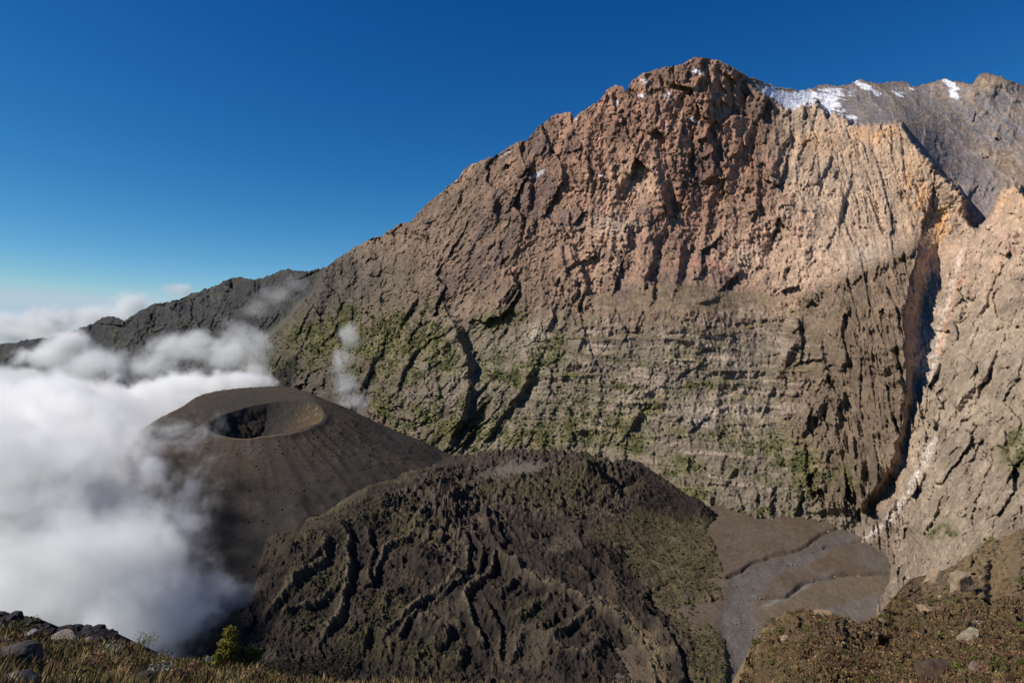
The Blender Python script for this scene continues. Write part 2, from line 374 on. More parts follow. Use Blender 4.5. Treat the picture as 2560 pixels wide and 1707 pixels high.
rel += (1 + 0.4 * rwall) * (q1 * 30 * (1 - 0.35 * wl_) + q2 * 16 * rough_mod + q3 * 8 * rough_mod) * calm
q4, id4 = facets(fa / 5.5 + 1.7, fb / 8, 8)
rel += q4 * 4.5 * (1 - 0.7 * scree)
fine = fbm(U / 8, V / 9, 5, 0.75, seed=88)
rel += fine * 9.0 * (1 - 0.35 * smooth_tan) * (1 - 0.75 * scree)
pit = np.clip(perlin(U2 / 13, V2 / 30, 61) - 0.38, 0, 1)
rel += pit * 26 * calm * sstep(0.0, 0.5, fbm(U / 150, V / 150, 3, seed=62))
# lava benches of the lower wall
hb = V + wv * 1.3 - (U - 1500) * 0.07
ph = hb / 47 + fbm(U / 220, V / 60, 3, seed=93) * 0.9
sawt = ph - np.floor(ph)
band_amp = 0.5 + 0.5 * np.clip(perlin(U / 170, np.floor(ph) * 1.7, 95) * 2, -1, 1)
rel += terr_w * band_amp * 27 * (np.where(sawt < 0.72, sawt / 0.72, (1 - sawt) / 0.28) - 0.5)
strata2 = sstep(300, 700, V) * sstep(1200, 1500, U) * (1 - terr_w)
rel += strata2 * 3.0 * perlin(U / 90, (V + wv) / 7, 97)
D = D + rel * np.clip(D / 1900, 0.5, 1.5)
rb = (ridged((U2 - V2 * 1.3) / 70, (U2 * .8 + V2) / 130, 5, seed=101) - 0.4) * 26 + fine * 5
DB = DB - rb * (0.45 + 0.55 * sstep(330, 230, V)) + np.minimum(rel, 0) * 0.6 * back
D = D * (1 - back) + DB * back
# stay on the near side of the base sheet at the very rim, drop away behind it
P = ray(U, V, D)
nb = 7
bk = np.stack([P[0] + np.array([0, 1, 0]) * k * k * 16 + np.array([0, 0, -1]) * k * k * 13 for k in range(nb, 0, -1)], 0)
P = np.concatenate([bk, P], 0)

# ---- colours of the wall
def patch(pts, soft): return poly_mask(U2, V2, pts, soft)
def blob(cx, cy, rx, ry, ang=0):
    ca, sa = math.cos(math.radians(ang)), math.sin(math.radians(ang))
    dx, dy = U2 - cx, V2 - cy
    return np.exp(-(((dx * ca + dy * sa) / rx) ** 2 + ((-dx * sa + dy * ca) / ry) ** 2))
n_big = fbm(U / 130, V / 130, 5, 0.55, seed=111); n_mid = fbm(U2 / 30, V2 / 42, 5, 0.6, seed=121); n_fin = fbm(U / 6, V / 7, 3, 0.8, seed=131)
streak = fbm((U2 + V2 * 0.25) / 9, V2 / 90, 4, 0.6, seed=141)
c = np.zeros(U.shape + (3,), f32) + lin((128, 106, 86))
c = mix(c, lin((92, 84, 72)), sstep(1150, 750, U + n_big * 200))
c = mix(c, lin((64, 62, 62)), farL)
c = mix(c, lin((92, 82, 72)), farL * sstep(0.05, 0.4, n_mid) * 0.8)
c = mix(c, lin((150, 114, 92)), 0.85 * np.clip(blob(1640, 400, 260, 260) * 1.4, 0, 1))
c = mix(c, lin((180, 132, 104)), 0.6 * sstep(0.05, 0.45, n_mid + streak * 0.5) * np.clip(blob(1680, 330, 260, 220) + blob(1500, 420, 120, 150) + blob(1280, 470, 90, 80) + blob(1370, 330, 70, 60), 0, 1))
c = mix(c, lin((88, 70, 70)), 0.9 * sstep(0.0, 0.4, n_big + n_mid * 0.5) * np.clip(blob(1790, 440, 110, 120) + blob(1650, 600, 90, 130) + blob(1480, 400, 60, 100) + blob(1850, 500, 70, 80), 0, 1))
c = mix(c, lin((186, 158, 130)), np.clip(0.95 * sstep(1900, 2000, U2) * sstep(1330, 1000, V2 + (U2 - 2150) * -0.5), 0, 1))
c = mix(c, lin((182, 150, 122)), 0.9 * np.clip(blob(1510, 600, 90, 120, 12) + blob(1600, 440, 70, 60) + blob(1900, 640, 170, 110), 0, 1))
c = mix(c, lin((176, 128, 106)), 0.7 * np.clip(blob(1760, 660, 50, 12, 12) + blob(1830, 685, 60, 9, 28) + blob(1720, 520, 20, 50, -30), 0, 1))
c = mix(c, lin((205, 150, 84)), 0.75 * np.clip(blob(2290, 480, 32, 90, -8) + blob(2350, 560, 40, 70) + blob(2180, 330, 60, 30) + blob(2050, 360, 60, 26) + blob(2530, 500, 30, 50), 0, 1) * sstep(-0.3, 0.3, n_mid + streak))
c = mix(c, lin((186, 168, 148)), 0.6 * np.clip(blob(2180, 640, 70, 25) + blob(1540, 560, 60, 16) + blob(1880, 640, 40, 40), 0, 1))
low = sstep(770, 860, V2 + (1750 - U2) * 0.03) * sstep(2330, 2150, U2 + (V2 - 900) * 0.1)
c = mix(c, lin((126, 113, 96)), low * sstep(900, 1100, U) * 0.9)
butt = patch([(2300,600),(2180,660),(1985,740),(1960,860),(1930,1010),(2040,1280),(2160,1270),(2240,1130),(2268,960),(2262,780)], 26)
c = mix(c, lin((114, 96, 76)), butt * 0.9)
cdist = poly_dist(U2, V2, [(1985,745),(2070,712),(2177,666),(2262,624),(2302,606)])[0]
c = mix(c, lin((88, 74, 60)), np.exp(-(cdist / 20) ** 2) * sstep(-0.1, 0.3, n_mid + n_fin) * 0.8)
c = mix(c, lin((122, 104, 80)), scree)
c = mix(c, lin((150, 133, 110)), np.clip(sstep(2260, 2330, U2 + (V2 - 1000) * 0.18) * sstep(560, 900, V2), 0, 1) * 0.9)
# dry pale bands on the benches
c = mix(c, lin((162, 142, 122)), 0.75 * terr_w * sstep(0.1, 0.5, perlin(U / 120, hb / 16, 151) + n_mid * 0.4))
c = mix(c, lin((170, 152, 132)), 0.8 * np.clip(blob(1330, 850, 28, 55, 20) + blob(1580, 1005, 35, 18, 25) + blob(1650, 975, 30, 22) + blob(1810, 1030, 130, 28, 4), 0, 1))
c = mix(c, lin((205, 195, 180)), 0.85 * blob(1748, 1055, 26, 16) * sstep(-0.2, 0.2, n_fin + n_mid))
ledge = terr_w * band_amp * sstep(0.68, 0.76, sawt)
c = mix(c, lin((112, 104, 62)), 0.8 * ledge * sstep(-0.4, 0.2, n_mid))
# vegetation
veg = np.zeros_like(D)
for b_ in [(1085,752,34,22,-35),(1060,900,110,90,-35),(930,890,80,120,-35),(1110,1020,80,90,-30),(1010,1020,110,60,20),(1220,960,60,120,32),(1290,950,40,100,38),(1180,1080,120,50,-10),(1330,1080,140,45,-6),(1480,1050,120,60,8),
           (1500,955,120,11,10),(1750,965,60,14,8),(1560,905,80,10,8),(1640,1010,60,20,-35),(1880,1110,120,45,10),(1900,1150,80,40,0),(1800,1090,80,25,15),(1890,1282,110,12,0),(1720,1240,60,30,0),(1590,1110,50,30,0),(1380,870,40,50,40),
           (760,870,110,60,-22),(700,900,60,40,-20),(860,800,60,40,-30),(990,810,80,35,-25),(1250,800,70,22,-5),(1100,860,50,60,-20),(2000,1180,60,60,0),(2100,1200,50,40,0),(1700,1165,60,30,0),(2480,1370,30,30,0),(2540,1120,40,60,0),(2350,1330,40,20,0)]:
    veg = np.maximum(veg, blob(*b_))
veg = np.clip(veg * 1.5, 0, 1)
vegm = veg * sstep(-0.3, 0.22, n_mid * 0.9 + n_fin * 0.5 + n_big * 0.5)
gcol = lin((118, 110, 56)) + (lin((66, 68, 38)) - lin((118, 110, 56))) * sstep(-0.3, 0.3, n_mid + n_fin * 0.6)[..., None]
c = c + (gcol - c) * (vegm * 0.92)[..., None]
spots = sstep(0.18, 0.4, n_fin + 0.5 * n_mid) * sstep(780, 900, V) * sstep(2350, 2200, U) * sstep(650, 800, U)
c = mix(c, lin((76, 76, 42)), 0.4 * spots * sstep(-0.5, 0.3, n_big))
c = mix(c, lin((54, 62, 48)), 0.55 * farL * sstep(-0.2, 0.4, n_mid))
# grey scree of the ridge behind, its outcrops and snow
cb = np.zeros_like(c) + lin((130, 121, 116))
cb = mix(cb, lin((146, 126, 108)), sstep(0.15, 0.5, ridged((U2 - V2 * 1.5) / 60, (U2 + V2) / 200, 4, seed=161) * 1.2 - 0.25 + n_fin * 0.3) * 0.9)
cb = mix(cb, lin((122, 112, 110)), np.clip(blob(2440, 480, 40, 130, 0) + blob(2330, 380, 60, 60) * 0.8, 0, 1))
cb = mix(cb, lin((158, 134, 108)), np.clip(blob(2470, 205, 50, 25) + blob(2540, 440, 60, 60, 0) * 0.4 + blob(2500, 400, 80, 20, 30) * 0.7, 0, 1))
cb = mix(cb, lin((120, 84, 64)), 0.7 * np.clip(sstep(14, 4, V - vt[None]), 0, 1) * sstep(-0.2, 0.3, n_fin))
snow_w = blob(1950, 245, 55, 20, 25) * 1.5 + blob(2000, 250, 50, 24, -20) * 1.1 + blob(2080, 262, 26, 36, -50) * 0.85 + blob(2160, 215, 40, 7, 25) * 1.0 + blob(2120, 232, 50, 14, 0) * 0.5 + blob(2375, 208, 26, 8, 32) * 1.2 + blob(2385, 236, 22, 10, 40) * 1.0 + blob(2240, 235, 26, 10, 10) * 0.55 + blob(2125, 295, 22, 12, 20) * 0.7 + blob(2281, 222, 8, 4, 0) + blob(2555, 250, 14, 14) * .5
snow = sstep(0.42, 0.7, snow_w + 0.45 * perlin(U / 26 , (V - U * 0.25) / 5, 171) + 0.25 * n_fin)
cb = mix(cb, lin((232, 232, 236)), snow)
c = c * (1 - back[..., None]) + cb * back[..., None]
sn2 = blob(1348, 432, 18, 6, -30) * 1.2 + blob(1500, 440, 9, 4) + blob(1740, 178, 30, 8, 20) * 0.8 + blob(1670, 235, 14, 14) * 0.75 + blob(1740, 305, 24, 6, 30) * 0.9 + blob(1610, 205, 26, 14, -30) * 0.6 + blob(1545, 255, 8, 10) * 0.8 + blob(1260, 388, 24, 5, -22) * 0.75 + blob(1470, 270, 30, 10, -30) * 0.5 + blob(1600, 240, 40, 6) * 0.6 + blob(1374, 540, 5, 3) + blob(1440, 300, 20, 8) * .5
c = mix(c, lin((228, 228, 232)), (1 - back) * sstep(0.45, 0.75, sn2 + 0.4 * n_fin + 0.15 * n_mid))
# pale chutes on the right
def line_w(pts, w):
    d, _, _ = poly_dist(U2, V2, pts); return np.exp(-(d / w) ** 2)
c = mix(c, lin((222, 208, 190)), 0.85 * np.clip(line_w([(2405,625),(2392,670),(2372,745)], 7) + 0.8 * line_w([(2372,745),(2352,840),(2315,950)], 14) + line_w([(2340,1100),(2312,1150),(2262,1240),(2222,1290)], 9) + line_w([(2225,1300),(2160,1345)], 9) * .8, 0, 1) * sstep(-0.45, 0.25, n_fin + n_mid))
c = mix(c, lin((150, 142, 134)), 0.9 * np.clip(blob(2318, 850, 20, 36, 15) + blob(2290, 960, 24, 26), 0, 1))
c = mix(c, lin((196, 140, 104)), 0.6 * np.clip(line_w([(2395,700),(2370,800),(2345,880)], 8) + line_w([(2280,1000),(2265,1080)], 7), 0, 1))
# mineral variation
c = c * (1 + perlin(U / 240, hb / 4.6, 152) * (0.30 * terr_w + 0.10) * (1 - back) + 0.16 * perlin(U / 300, hb / 11, 153) * terr_w)[..., None]
c = mix(c, lin((180, 136, 108)), 0.4 * sstep(0.62, 0.9, id1 * 0.6 + id2 * 0.5 + n_mid * 0.3) * sstep(820, 700, V) * sstep(1000, 1250, U) * (1 - back) * (1 - 0.5 * smooth_tan))
c = mix(c, lin((104, 88, 86)), 0.5 * sstep(0.35, 0.1, id1 * 0.6 + id2 * 0.4 + n_mid * 0.3) * sstep(820, 700, V) * sstep(1000, 1250, U) * (1 - back) * (1 - 0.6 * smooth_tan))
c = c * (1 + (0.22 * (id2 - 0.5) + 0.16 * (id3 - 0.5) + 0.18 * (id1 - 0.5)) * calm)[..., None]
c = c * (1 + 0.34 * n_mid + 0.16 * streak * (1 - 0.5 * low) + 0.42 * n_fin + 0.16 * n_big)[..., None]
c = mix(c, lin((70, 58, 52)), 0.5 * sstep(0.28, 0.6, streak + n_mid * 0.6) * (1 - veg) * (1 - back) * (1 - 0.6 * smooth_tan))
g_ = c.mean(-1, keepdims=True); c = g_ + (c - g_) * 0.9
redw = (sstep(1150, 1350, U) * sstep(2000, 1850, U) * sstep(760, 640, V))[..., None]
c = c * (1 + redw * np.array([0.025, -0.005, -0.01], f32))
c = np.clip(c * 0.87 * np.array([1.0, 0.985, 0.99], f32), 0.01, 0.85)
WALL_P, WALL_G = P[nb:].copy(), np.clip(vegm * 1.1 + 0.25 * spots, 0, 1) * (1 - back)
c = np.concatenate([np.repeat(c[:1], nb, 0), c], 0)
m_rock = ground_mat("rock_wall", 0.055, 0.11, 0.75, 5.0, lo=0.66, hi=1.34, stretch=(1.0, 1.0, 0.7))
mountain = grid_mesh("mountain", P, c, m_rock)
tag(mountain, "towering brown crater wall with snow-dusted summit and green lower benches", "mountain", kind="structure")
# ------------------------------------------------------------------ crater floor
def floor_z(Y): return -318 + (Y - 1260) * 0.11
def floor_depth(v): return (-456.6) / ((CY - v) / F - 0.11)          # where the ray of row v meets the floor
fu = np.arange(1480, 2420, 2.6); fv = np.concatenate([np.arange(1262, 1730, 2.2), np.arange(1732, 2300, 12)])
U, V = np.meshgrid(fu, fv)
D = floor_depth(V); P = ray(U, V, D)
X, Y = P[..., 0], P[..., 1]
w1 = fbm(X / 60, Y / 60, 4, seed=201); w2 = fbm(X / 14, Y / 14, 4, 0.6, seed=202); w3 = perlin(X / 2.5, Y / 4.0, 203)
U2 = U + w1 * 12; V2 = V + fbm(X / 60, Y / 60, 4, seed=204) * 7
h = w1 * 2.0 + w2 * 1.2 + fbm(X / 5, Y / 5, 3, seed=209) * 0.5
def cut(pts, depth, w, lip=0.0):           # a bank: sunk on the viewer's side of the line
    global h
    d, sd, t = poly_dist(U2, V2, pts)
    h = h - depth * np.exp(-(d / w) ** 2)
    return np.exp(-(d / w) ** 2)
S1 = [(2150,1276),(2100,1310),(2060,1335),(2028,1352),(1980,1376),(1930,1388),(1890,1400),(1850,1425),(1815,1438)]
S2 = [(2155,1350),(2125,1354),(2095,1358),(2060,1366)]
S3 = [(2225,1428),(2160,1436),(2090,1438),(2040,1448),(2000,1466),(1960,1488),(1905,1494)]
wash = poly_mask(U2, V2, [(2165,1275),(2120,1310),(2070,1345),(2000,1378),(1930,1392),(1870,1420),(1825,1440),(1822,1505),(1790,1540),(1815,1600),(1830,1660),(1828,1730),(1862,1730),(1880,1640),(1890,1560),(1890,1500),(1925,1450),(1985,1415),(2050,1392),(2090,1360),(2140,1345),(2190,1310)], 16)
wash = wash * sstep(-0.75, -0.1, fbm(X / 30, Y / 30, 4, 0.6, seed=208) + (wash - 0.5))
h -= wash * 2.0
b1 = cut(S1, 6.0, 3.2); b2 = cut(S2, 5.5, 3.5); b3 = cut(S3, 6.5, 3.8)
c_bank = np.clip(b1 + b2 + b3, 0, 1)
for k in range(7):
    y0 = 1300 + k * 12
    cut([(1760 + k * 8, y0 + 40), (1880, y0 + 22), (2000 - k * 12, y0 + 2), (2080 - k * 12, y0 - 12)], 0.9, 2.5)
P[..., 2] += h
c = np.zeros(P.shape, f32) + lin((118, 102, 86))
c = mix(c, lin((104, 88, 72)), sstep(-0.3, 0.4, w1))
dS, sS, tS = poly_dist(U2, V2, S1 + [(1800,1500),(1815,1600),(1845,1730)])
braid = fbm(dS * sS / 7 + w1 * 2, tS * 16, 4, 0.6, seed=211)
c = mix(c, lin((112, 105, 99)), np.clip(wash * 0.75 + 0.35 * sstep(0.1, 0.5, braid) * np.exp(-(dS / 90) ** 2), 0, 0.92))
c = mix(c, lin((84, 76, 70)), wash * sstep(0.1, 0.45, -braid) * 0.6)
c = mix(c, lin((126, 120, 114)), wash * sstep(-0.1, 0.5, fbm(X / 16, Y / 30, 4, 0.6, seed=207)) * 0.6)
below = poly_mask(U2, V2, [(2240,1424),(2160,1438),(2090,1442),(2040,1452),(2000,1470),(1960,1492),(1905,1500),(1900,1600),(2260,1600)], 8)
c = mix(c, lin((120, 105, 86)), below)
c = mix(c, lin((150, 144, 138)), 0.75 * np.exp(-((V2 - 1490 + (U2 - 1960) * 0.5) / 7) ** 2) * sstep(1890, 1930, U2) * sstep(2100, 2030, U2))
c = mix(c, lin((122, 112, 102)), poly_mask(U2, V2, [(2180,1480),(2060,1520),(2070,1560),(2220,1560),(2230,1490)], 10))
c = mix(c, lin((112, 102, 92)), poly_mask(U2, V2, [(2150,1352),(2225,1396),(2228,1430),(2180,1432),(2140,1400)], 16) * 0.8)
c = c * (1 + 0.24 * w2 + 0.2 * w3 + 0.15 * w1)[..., None] * 0.66
m_floor = ground_mat("ash_floor", 0.35, 0.6, 0.35, 0.8, lo=0.8, hi=1.2)
floor_o = grid_mesh("crater_floor", P[::-1], c[::-1], m_floor)
tag(floor_o, "flat brown ash floor with a grey stream wash below the wall", "ground", kind="structure")

# ------------------------------------------------------------------ ash cone
AX, AY = -590.0, 1501.0
nr, na = 430, 680
rr = np.concatenate([np.linspace(2, 330, 270), np.linspace(331.5, 760, nr - 270)])
th = np.linspace(0, 2 * np.pi, na, endpoint=False)
R, T = np.meshgrid(rr, th, indexing='ij')
X = AX + R * np.cos(T); Y = AY + R * np.sin(T)
cs = np.cos(T); sn = np.sin(T)
s = 0.60 + np.where(cs < 0, 0.10, -0.14) * np.abs(cs) ** 1.2
Rs = np.where((sn > 0) & (cs < 0), np.hypot((X - AX) * (1 - 0.25 * sn * np.abs(cs) * 2), Y - AY), R)
cone = -34 - np.where(cs < 0, 18 * (1 - np.clip(sn, 0, 1)), 22) * cs * cs - s * Rs
cone = cone + fbm(X / 160, Y / 160, 4, seed=221) * 7
plane = -129.5 + 0.227 * (Y - 1509) + (X + 501) * 0.02
plane = plane + fbm(X / 90, Y / 90, 3, seed=222) * 3
k = 1.6
z = -k * np.log(np.exp(-(cone + 150) / k) + np.exp(-(plane + 150) / k)) - 150     # tilted truncated top, rounded shoulder
ex, ey = (X + 495) * 1.13, (Y - 1390) * 1.1
ang = np.arctan2(ey, ex)
rc = np.hypot(ex / 1.04, ey) * (1 + 0.035 * np.cos(2 * ang + 0.6)) + fbm(X / 60, Y / 60, 3, seed=223) * 6
pitw = np.clip(1 - np.clip(rc / 119, 0, 1) ** 3.2, 0, 1) * (0.85 + 0.15 * sstep(90, 0, rc))
crag = (ridged(X / 34, Y / 34, 4, 0.6, seed=224) - 0.4) * 1.2
craggy = sstep(-0.1, 0.5, -np.cos(ang - 0.25)) * sstep(122, 105, rc) * sstep(15, 50, rc)
z = z - 58 * pitw - craggy * crag * 9
z = z + 3.0 * np.exp(-((rc - 127) / 9) ** 2) * (ey < 40)                          # raised lip
gul = fbm(np.arctan2(Y - AY, X - AX) * 16, R / 260, 4, 0.6, seed=225)
out = sstep(118, 150, rc)
gul = gul * sstep(60, 150, R)
z = z + out * gul * 3.0 + fbm(X / 9, Y / 9, 4, 0.65, seed=226) * 0.9 + out * np.clip(fbm(X / 40, Y / 40, 4, 0.6, seed=227), 0, 1) * 7 * sstep(-430, -300, X) * sstep(1560, 1400, Y)
P = np.stack([X, Y, z], -1)
n1 = fbm(X / 45, Y / 45, 5, 0.6, seed=231); n2 = fbm(X / 8, Y / 8, 4, 0.65, seed=232)
c = np.zeros(P.shape, f32) + lin((89, 81, 73))
c = mix(c, lin((72, 69, 55)), sstep(0.0, 0.45, n1) * 0.6)
c = mix(c, lin((112, 92, 70)), sstep(0.05, 0.5, gul) * 0.5 * out)
c = mix(c, lin((118, 98, 76)), sstep(60, 0, np.abs(plane - cone)) * 0.4 * out)
c = mix(c, lin((70, 58, 46)), craggy * 0.8)
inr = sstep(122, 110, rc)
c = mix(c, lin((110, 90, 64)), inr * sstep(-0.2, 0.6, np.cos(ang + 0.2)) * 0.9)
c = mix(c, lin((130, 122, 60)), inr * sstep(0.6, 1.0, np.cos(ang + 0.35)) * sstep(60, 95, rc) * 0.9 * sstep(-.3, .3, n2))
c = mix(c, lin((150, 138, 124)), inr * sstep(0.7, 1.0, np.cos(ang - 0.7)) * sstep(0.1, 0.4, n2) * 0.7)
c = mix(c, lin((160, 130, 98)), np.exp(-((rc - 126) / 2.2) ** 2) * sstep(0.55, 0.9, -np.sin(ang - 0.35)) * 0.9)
c = mix(c, lin((128, 106, 80)), sstep(-0.1, 0.4, fbm((X - Y * 0.3) / 60, Y / 14, 3, seed=236)) * 0.5 * sstep(124, 150, rc) * sstep(1330, 1230, Y) * sstep(240, 200, R))
c = c * (1 + 0.2 * n1 + 0.34 * n2 + 0.25 * gul * out)[..., None] * 0.48
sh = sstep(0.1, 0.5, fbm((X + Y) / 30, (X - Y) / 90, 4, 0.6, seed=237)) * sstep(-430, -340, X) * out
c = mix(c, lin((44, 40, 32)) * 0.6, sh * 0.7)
m_ash = ground_mat("ash_slope", 0.4, 0.7, 0.4, 0.7, lo=0.75, hi=1.25)
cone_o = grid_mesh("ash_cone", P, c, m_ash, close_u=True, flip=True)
tag(cone_o, "dark brown ash cone with a deep round crater in its tilted top", "hill", kind="structure")
CONE = (rr, th, z)

# ------------------------------------------------------------------ lava field in front of the cone
LAVA = [((1152,1137),1570),((1255,1124),1545),((1340,1123),1500),((1425,1131),1455),((1532,1154),1400),((1608,1167),1395),((1663,1203),1362),((1731,1258),1294),((1787,1292),1238),((1900,1300),1220),((1812,1440),1010),((1760,1525),915),((1818,1600),833),((1815,1700),750),((1900,1700),752),
 ((1300,1707),770),((900,1707),780),((640,1707),800),((600,1500),930),((560,1400),1030),((611,1378),1050),((662,1335),1088),((788,1284),1128),((879,1227),1206),((959,1192),1280),((1050,1166),1390),((1200,1400),1015),((1500,1400),1010),((1200,1260),1225),((1000,1260),1180),((900,1330),1080),((1100,1200),1300),((1400,1260),1210),((1500,1210),1290),((1650,1400),1052),((1700,1330),1166),((1750,1600),836),((1720,1460),975),((1640,1290),1222),
 ((300,1600),1000),((420,1300),1420),((600,1150),1600),((750,1120),1620),((-100,1650),1000),((1300,2000),560),((700,2000),580),((1900,2000),545),((240,2000),600),((900,1100),1700)]
lf = tps([p for p, _ in LAVA], [d for _, d in LAVA], 1e-4)
lu = np.arange(240, 1990, 2.2)
TOP = [(240,1330),(500,1330),(620,1330),(700,1260),(800,1230),(900,1180),(1000,1140),(1152,1134),(1170,1134),(1255,1128),(1340,1127),(1425,1132),(1468,1138),(1532,1153),(1595,1155),(1608,1166),(1663,1202),(1702,1236),(1731,1257),(1787,1291),(1850,1300),(1990,1330)]
tp = np.array(TOP, float); vt = np.interp(lu, tp[:, 0], tp[:, 1])
tt = np.linspace(0, 1, 330)[:, None] ** 1.0
U = np.repeat(lu[None], 330, 0); V = vt[None] + tt * (1735 - vt)[None]; V[-12:] += (np.arange(12) ** 1.6 * 5.4)[:, None]
cu = np.linspace(200, 2000, 90); cv = np.linspace(1080, 2010, 70)
D = coarse(lf)(U, V); P = ray(U, V, D); X, Y = P[..., 0], P[..., 1]
n0 = fbm(X / 90, Y / 90, 4, 0.55, seed=251); n1 = fbm(X / 26, Y / 26, 5, 0.6, seed=252); n2 = fbm(X / 6, Y / 6, 4, 0.7, seed=253)
U2 = U + n0 * 26 + n1 * 6; V2 = V + fbm(X / 90, Y / 90, 4, 0.55, seed=254) * 18 + fbm(X / 26, Y / 26, 3, seed=255) * 4
def q(pts): return [(560 + x / 1.755, 1050 + y / 1.755) for x, y in pts]
h = n0 * 12 + n1 * 5 + n2 * 1.5
light = np.zeros_like(D); dark = np.zeros_like(D)
nL = fbm(X / 110, Y / 110, 2, seed=256)
def levee(pts, A, w, wd=None, li=0.6):
    """a lava levee: rounded ridge with a sharper break to the right"""
    global h, light, dark
    pts = [(x, y + A * F / 1000 * 0.7) for x, y in q(pts)]
    d, sd, t = poly_dist(U + n0 * 30, V + nL * 16, pts)
    en = sstep(-0.05, 0.08, t) * (1 - sstep(0.7, 1.0, t))
    ridge = np.where(sd * 1 > 0, np.exp(-(d / (w * 0.75)) ** 2), np.exp(-(d / (w * 1.25)) ** 2)) * en
    h += A * ridge - 0.4 * A * np.where(sd > 0, np.exp(-((d - w * 1.5) / (w * 0.7)) ** 2), 0) * en
    light = np.maximum(light, np.exp(-(d / (w * 0.45)) ** 2) * li * en)  # sunlit crest line, put into the colour
    return ridge
def rev(p): return p[::-1]
LEV = [([(520,430),(520,560),(535,650),(512,760),(490,870),(430,970),(370,1040)],13,14,.7),([(610,460),(640,570),(608,640),(620,720),(655,765)],11,11,.3),([(860,450),(780,520),(690,580),(650,640),(672,730)],13,11,.55),
 ([(1060,480),(1048,560),(1062,650),(980,700),(880,780),(790,850),(720,930),(655,1020)],12,9,.7),([(1130,560),(1120,640),(1050,690),(960,760),(860,830)],9,8,.4),([(1210,560),(1180,640),(1110,720),(1070,790),(1080,880),(1120,960),(1130,1060)],12,11,.6),
 ([(1090,470),(1110,540),(1125,600)],9,6,.4),([(1070,500),(1080,580),(1110,640)],7,5,.3),([(870,820),(790,890),(768,960),(800,1015)],10,7,.5),([(1440,760),(1350,800),(1290,840),(1240,885)],11,9,.4),([(1640,850),(1560,880),(1420,970),(1370,1040)],11,9,.5),
 ([(440,520),(440,590),(390,650),(330,700),(250,770),(190,850),(170,930)],12,13,.55),([(500,700),(470,750),(380,800),(300,850),(210,920)],9,9,.45),([(1160,800),(1190,900),(1210,1000),(1215,1090)],9,9,.2),([(1290,640),(1270,720),(1210,790)],8,9,.2),
 ([(1500,930),(1440,980),(1480,1040),(1580,1050),(1650,1000),(1620,920),(1540,900)],10,14,.35),([(850,880),(900,860),(960,900),(940,980),(870,1000)],10,14,.4),([(1000,960),(1050,1000),(1020,1070),(950,1080)],9,14,.35),
 ([(780,300),(860,300),(960,260),(1080,230),(1200,180),(1330,160)],9,6,.1),([(740,215),(860,225),(980,215),(1100,180),(1250,150)],8,6,.1),([(700,260),(600,320),(520,360),(420,400),(300,430),(190,470)],8,9,.6),
 ([(1700,430),(1780,480),(1830,560),(1880,620)],5,6,.35),([(1430,590),(1520,640),(1640,690)],6,8,.3),([(660,900),(620,960),(560,1010)],7,12,.2),([(1320,920),(1280,1000),(1250,1060)],7,10,.3)]
for pts, A, w, li in LEV: levee(pts, A * 0.66, w * 0.98, li=min(0.9, li * 1.2))
sx_, sy_ = 1190.0, 1225.0                      # flows fan out from the vent below the knoll
fan = np.arctan2(U2 - sx_, np.maximum(V2 - sy_, 1.0) * 1.1); frad = np.hypot(U2 - sx_, V2 - sy_)
fl = ridged(fan * 4.2 + 0.5 * np.sin(frad / 120 + fan * 3) + fbm(X / 120, Y / 120, 3, seed=271) * 0.9, frad / 420 + 3, 4, 0.55, seed=272)
fanw = sstep(30, 110, frad) * sstep(1180, 1260, V)
h += (fl - 0.4) * 4 * fanw
fl2 = ridged(fan * 14.0 + fbm(X / 70, Y / 70, 3, seed=273) * 1.6, frad / 260 + 7, 3, 0.55, seed=274)
h += (fl2 - 0.4) * 2.0 * fanw
light = np.maximum(light, 0.3 * sstep(0.62, 0.85, fl) * fanw * sstep(-0.4, 0.2, n1 + 0.2))
rub1, _ = facets(X / 8.5, Y / 8.5, 31); rub2, _ = facets(X / 3.6, Y / 3.6, 32)
h += (rub1 * 3.2 + rub2 * 2.2) * sstep(-0.5, 0.3, n1 + 0.2)
# the long main flow with raised margins
MAIN = [(1150,370),(1200,520),(1270,600),(1370,660),(1530,715),(1650,760),(1770,840),(1860,930),(1920,1020),(1940,1140)]
mp = [(x, y + 16) for x, y in q(MAIN)]
d, sd, t = poly_dist(U2, V2, mp)
wdt = 12 + 34 * t
h += 12 * (1 - sstep(0.8, 1.12, d / wdt)) - 6 * np.exp(-((d - wdt * 0.15) / (wdt * 0.5)) ** 2)
main_top = 1 - sstep(0.8, 1.1, d / wdt)
light = np.maximum(light, np.exp(-((d * sd + wdt * 0.55) / (wdt * 0.35)) ** 2) * sstep(0.12, 0.35, t) * 0.85)
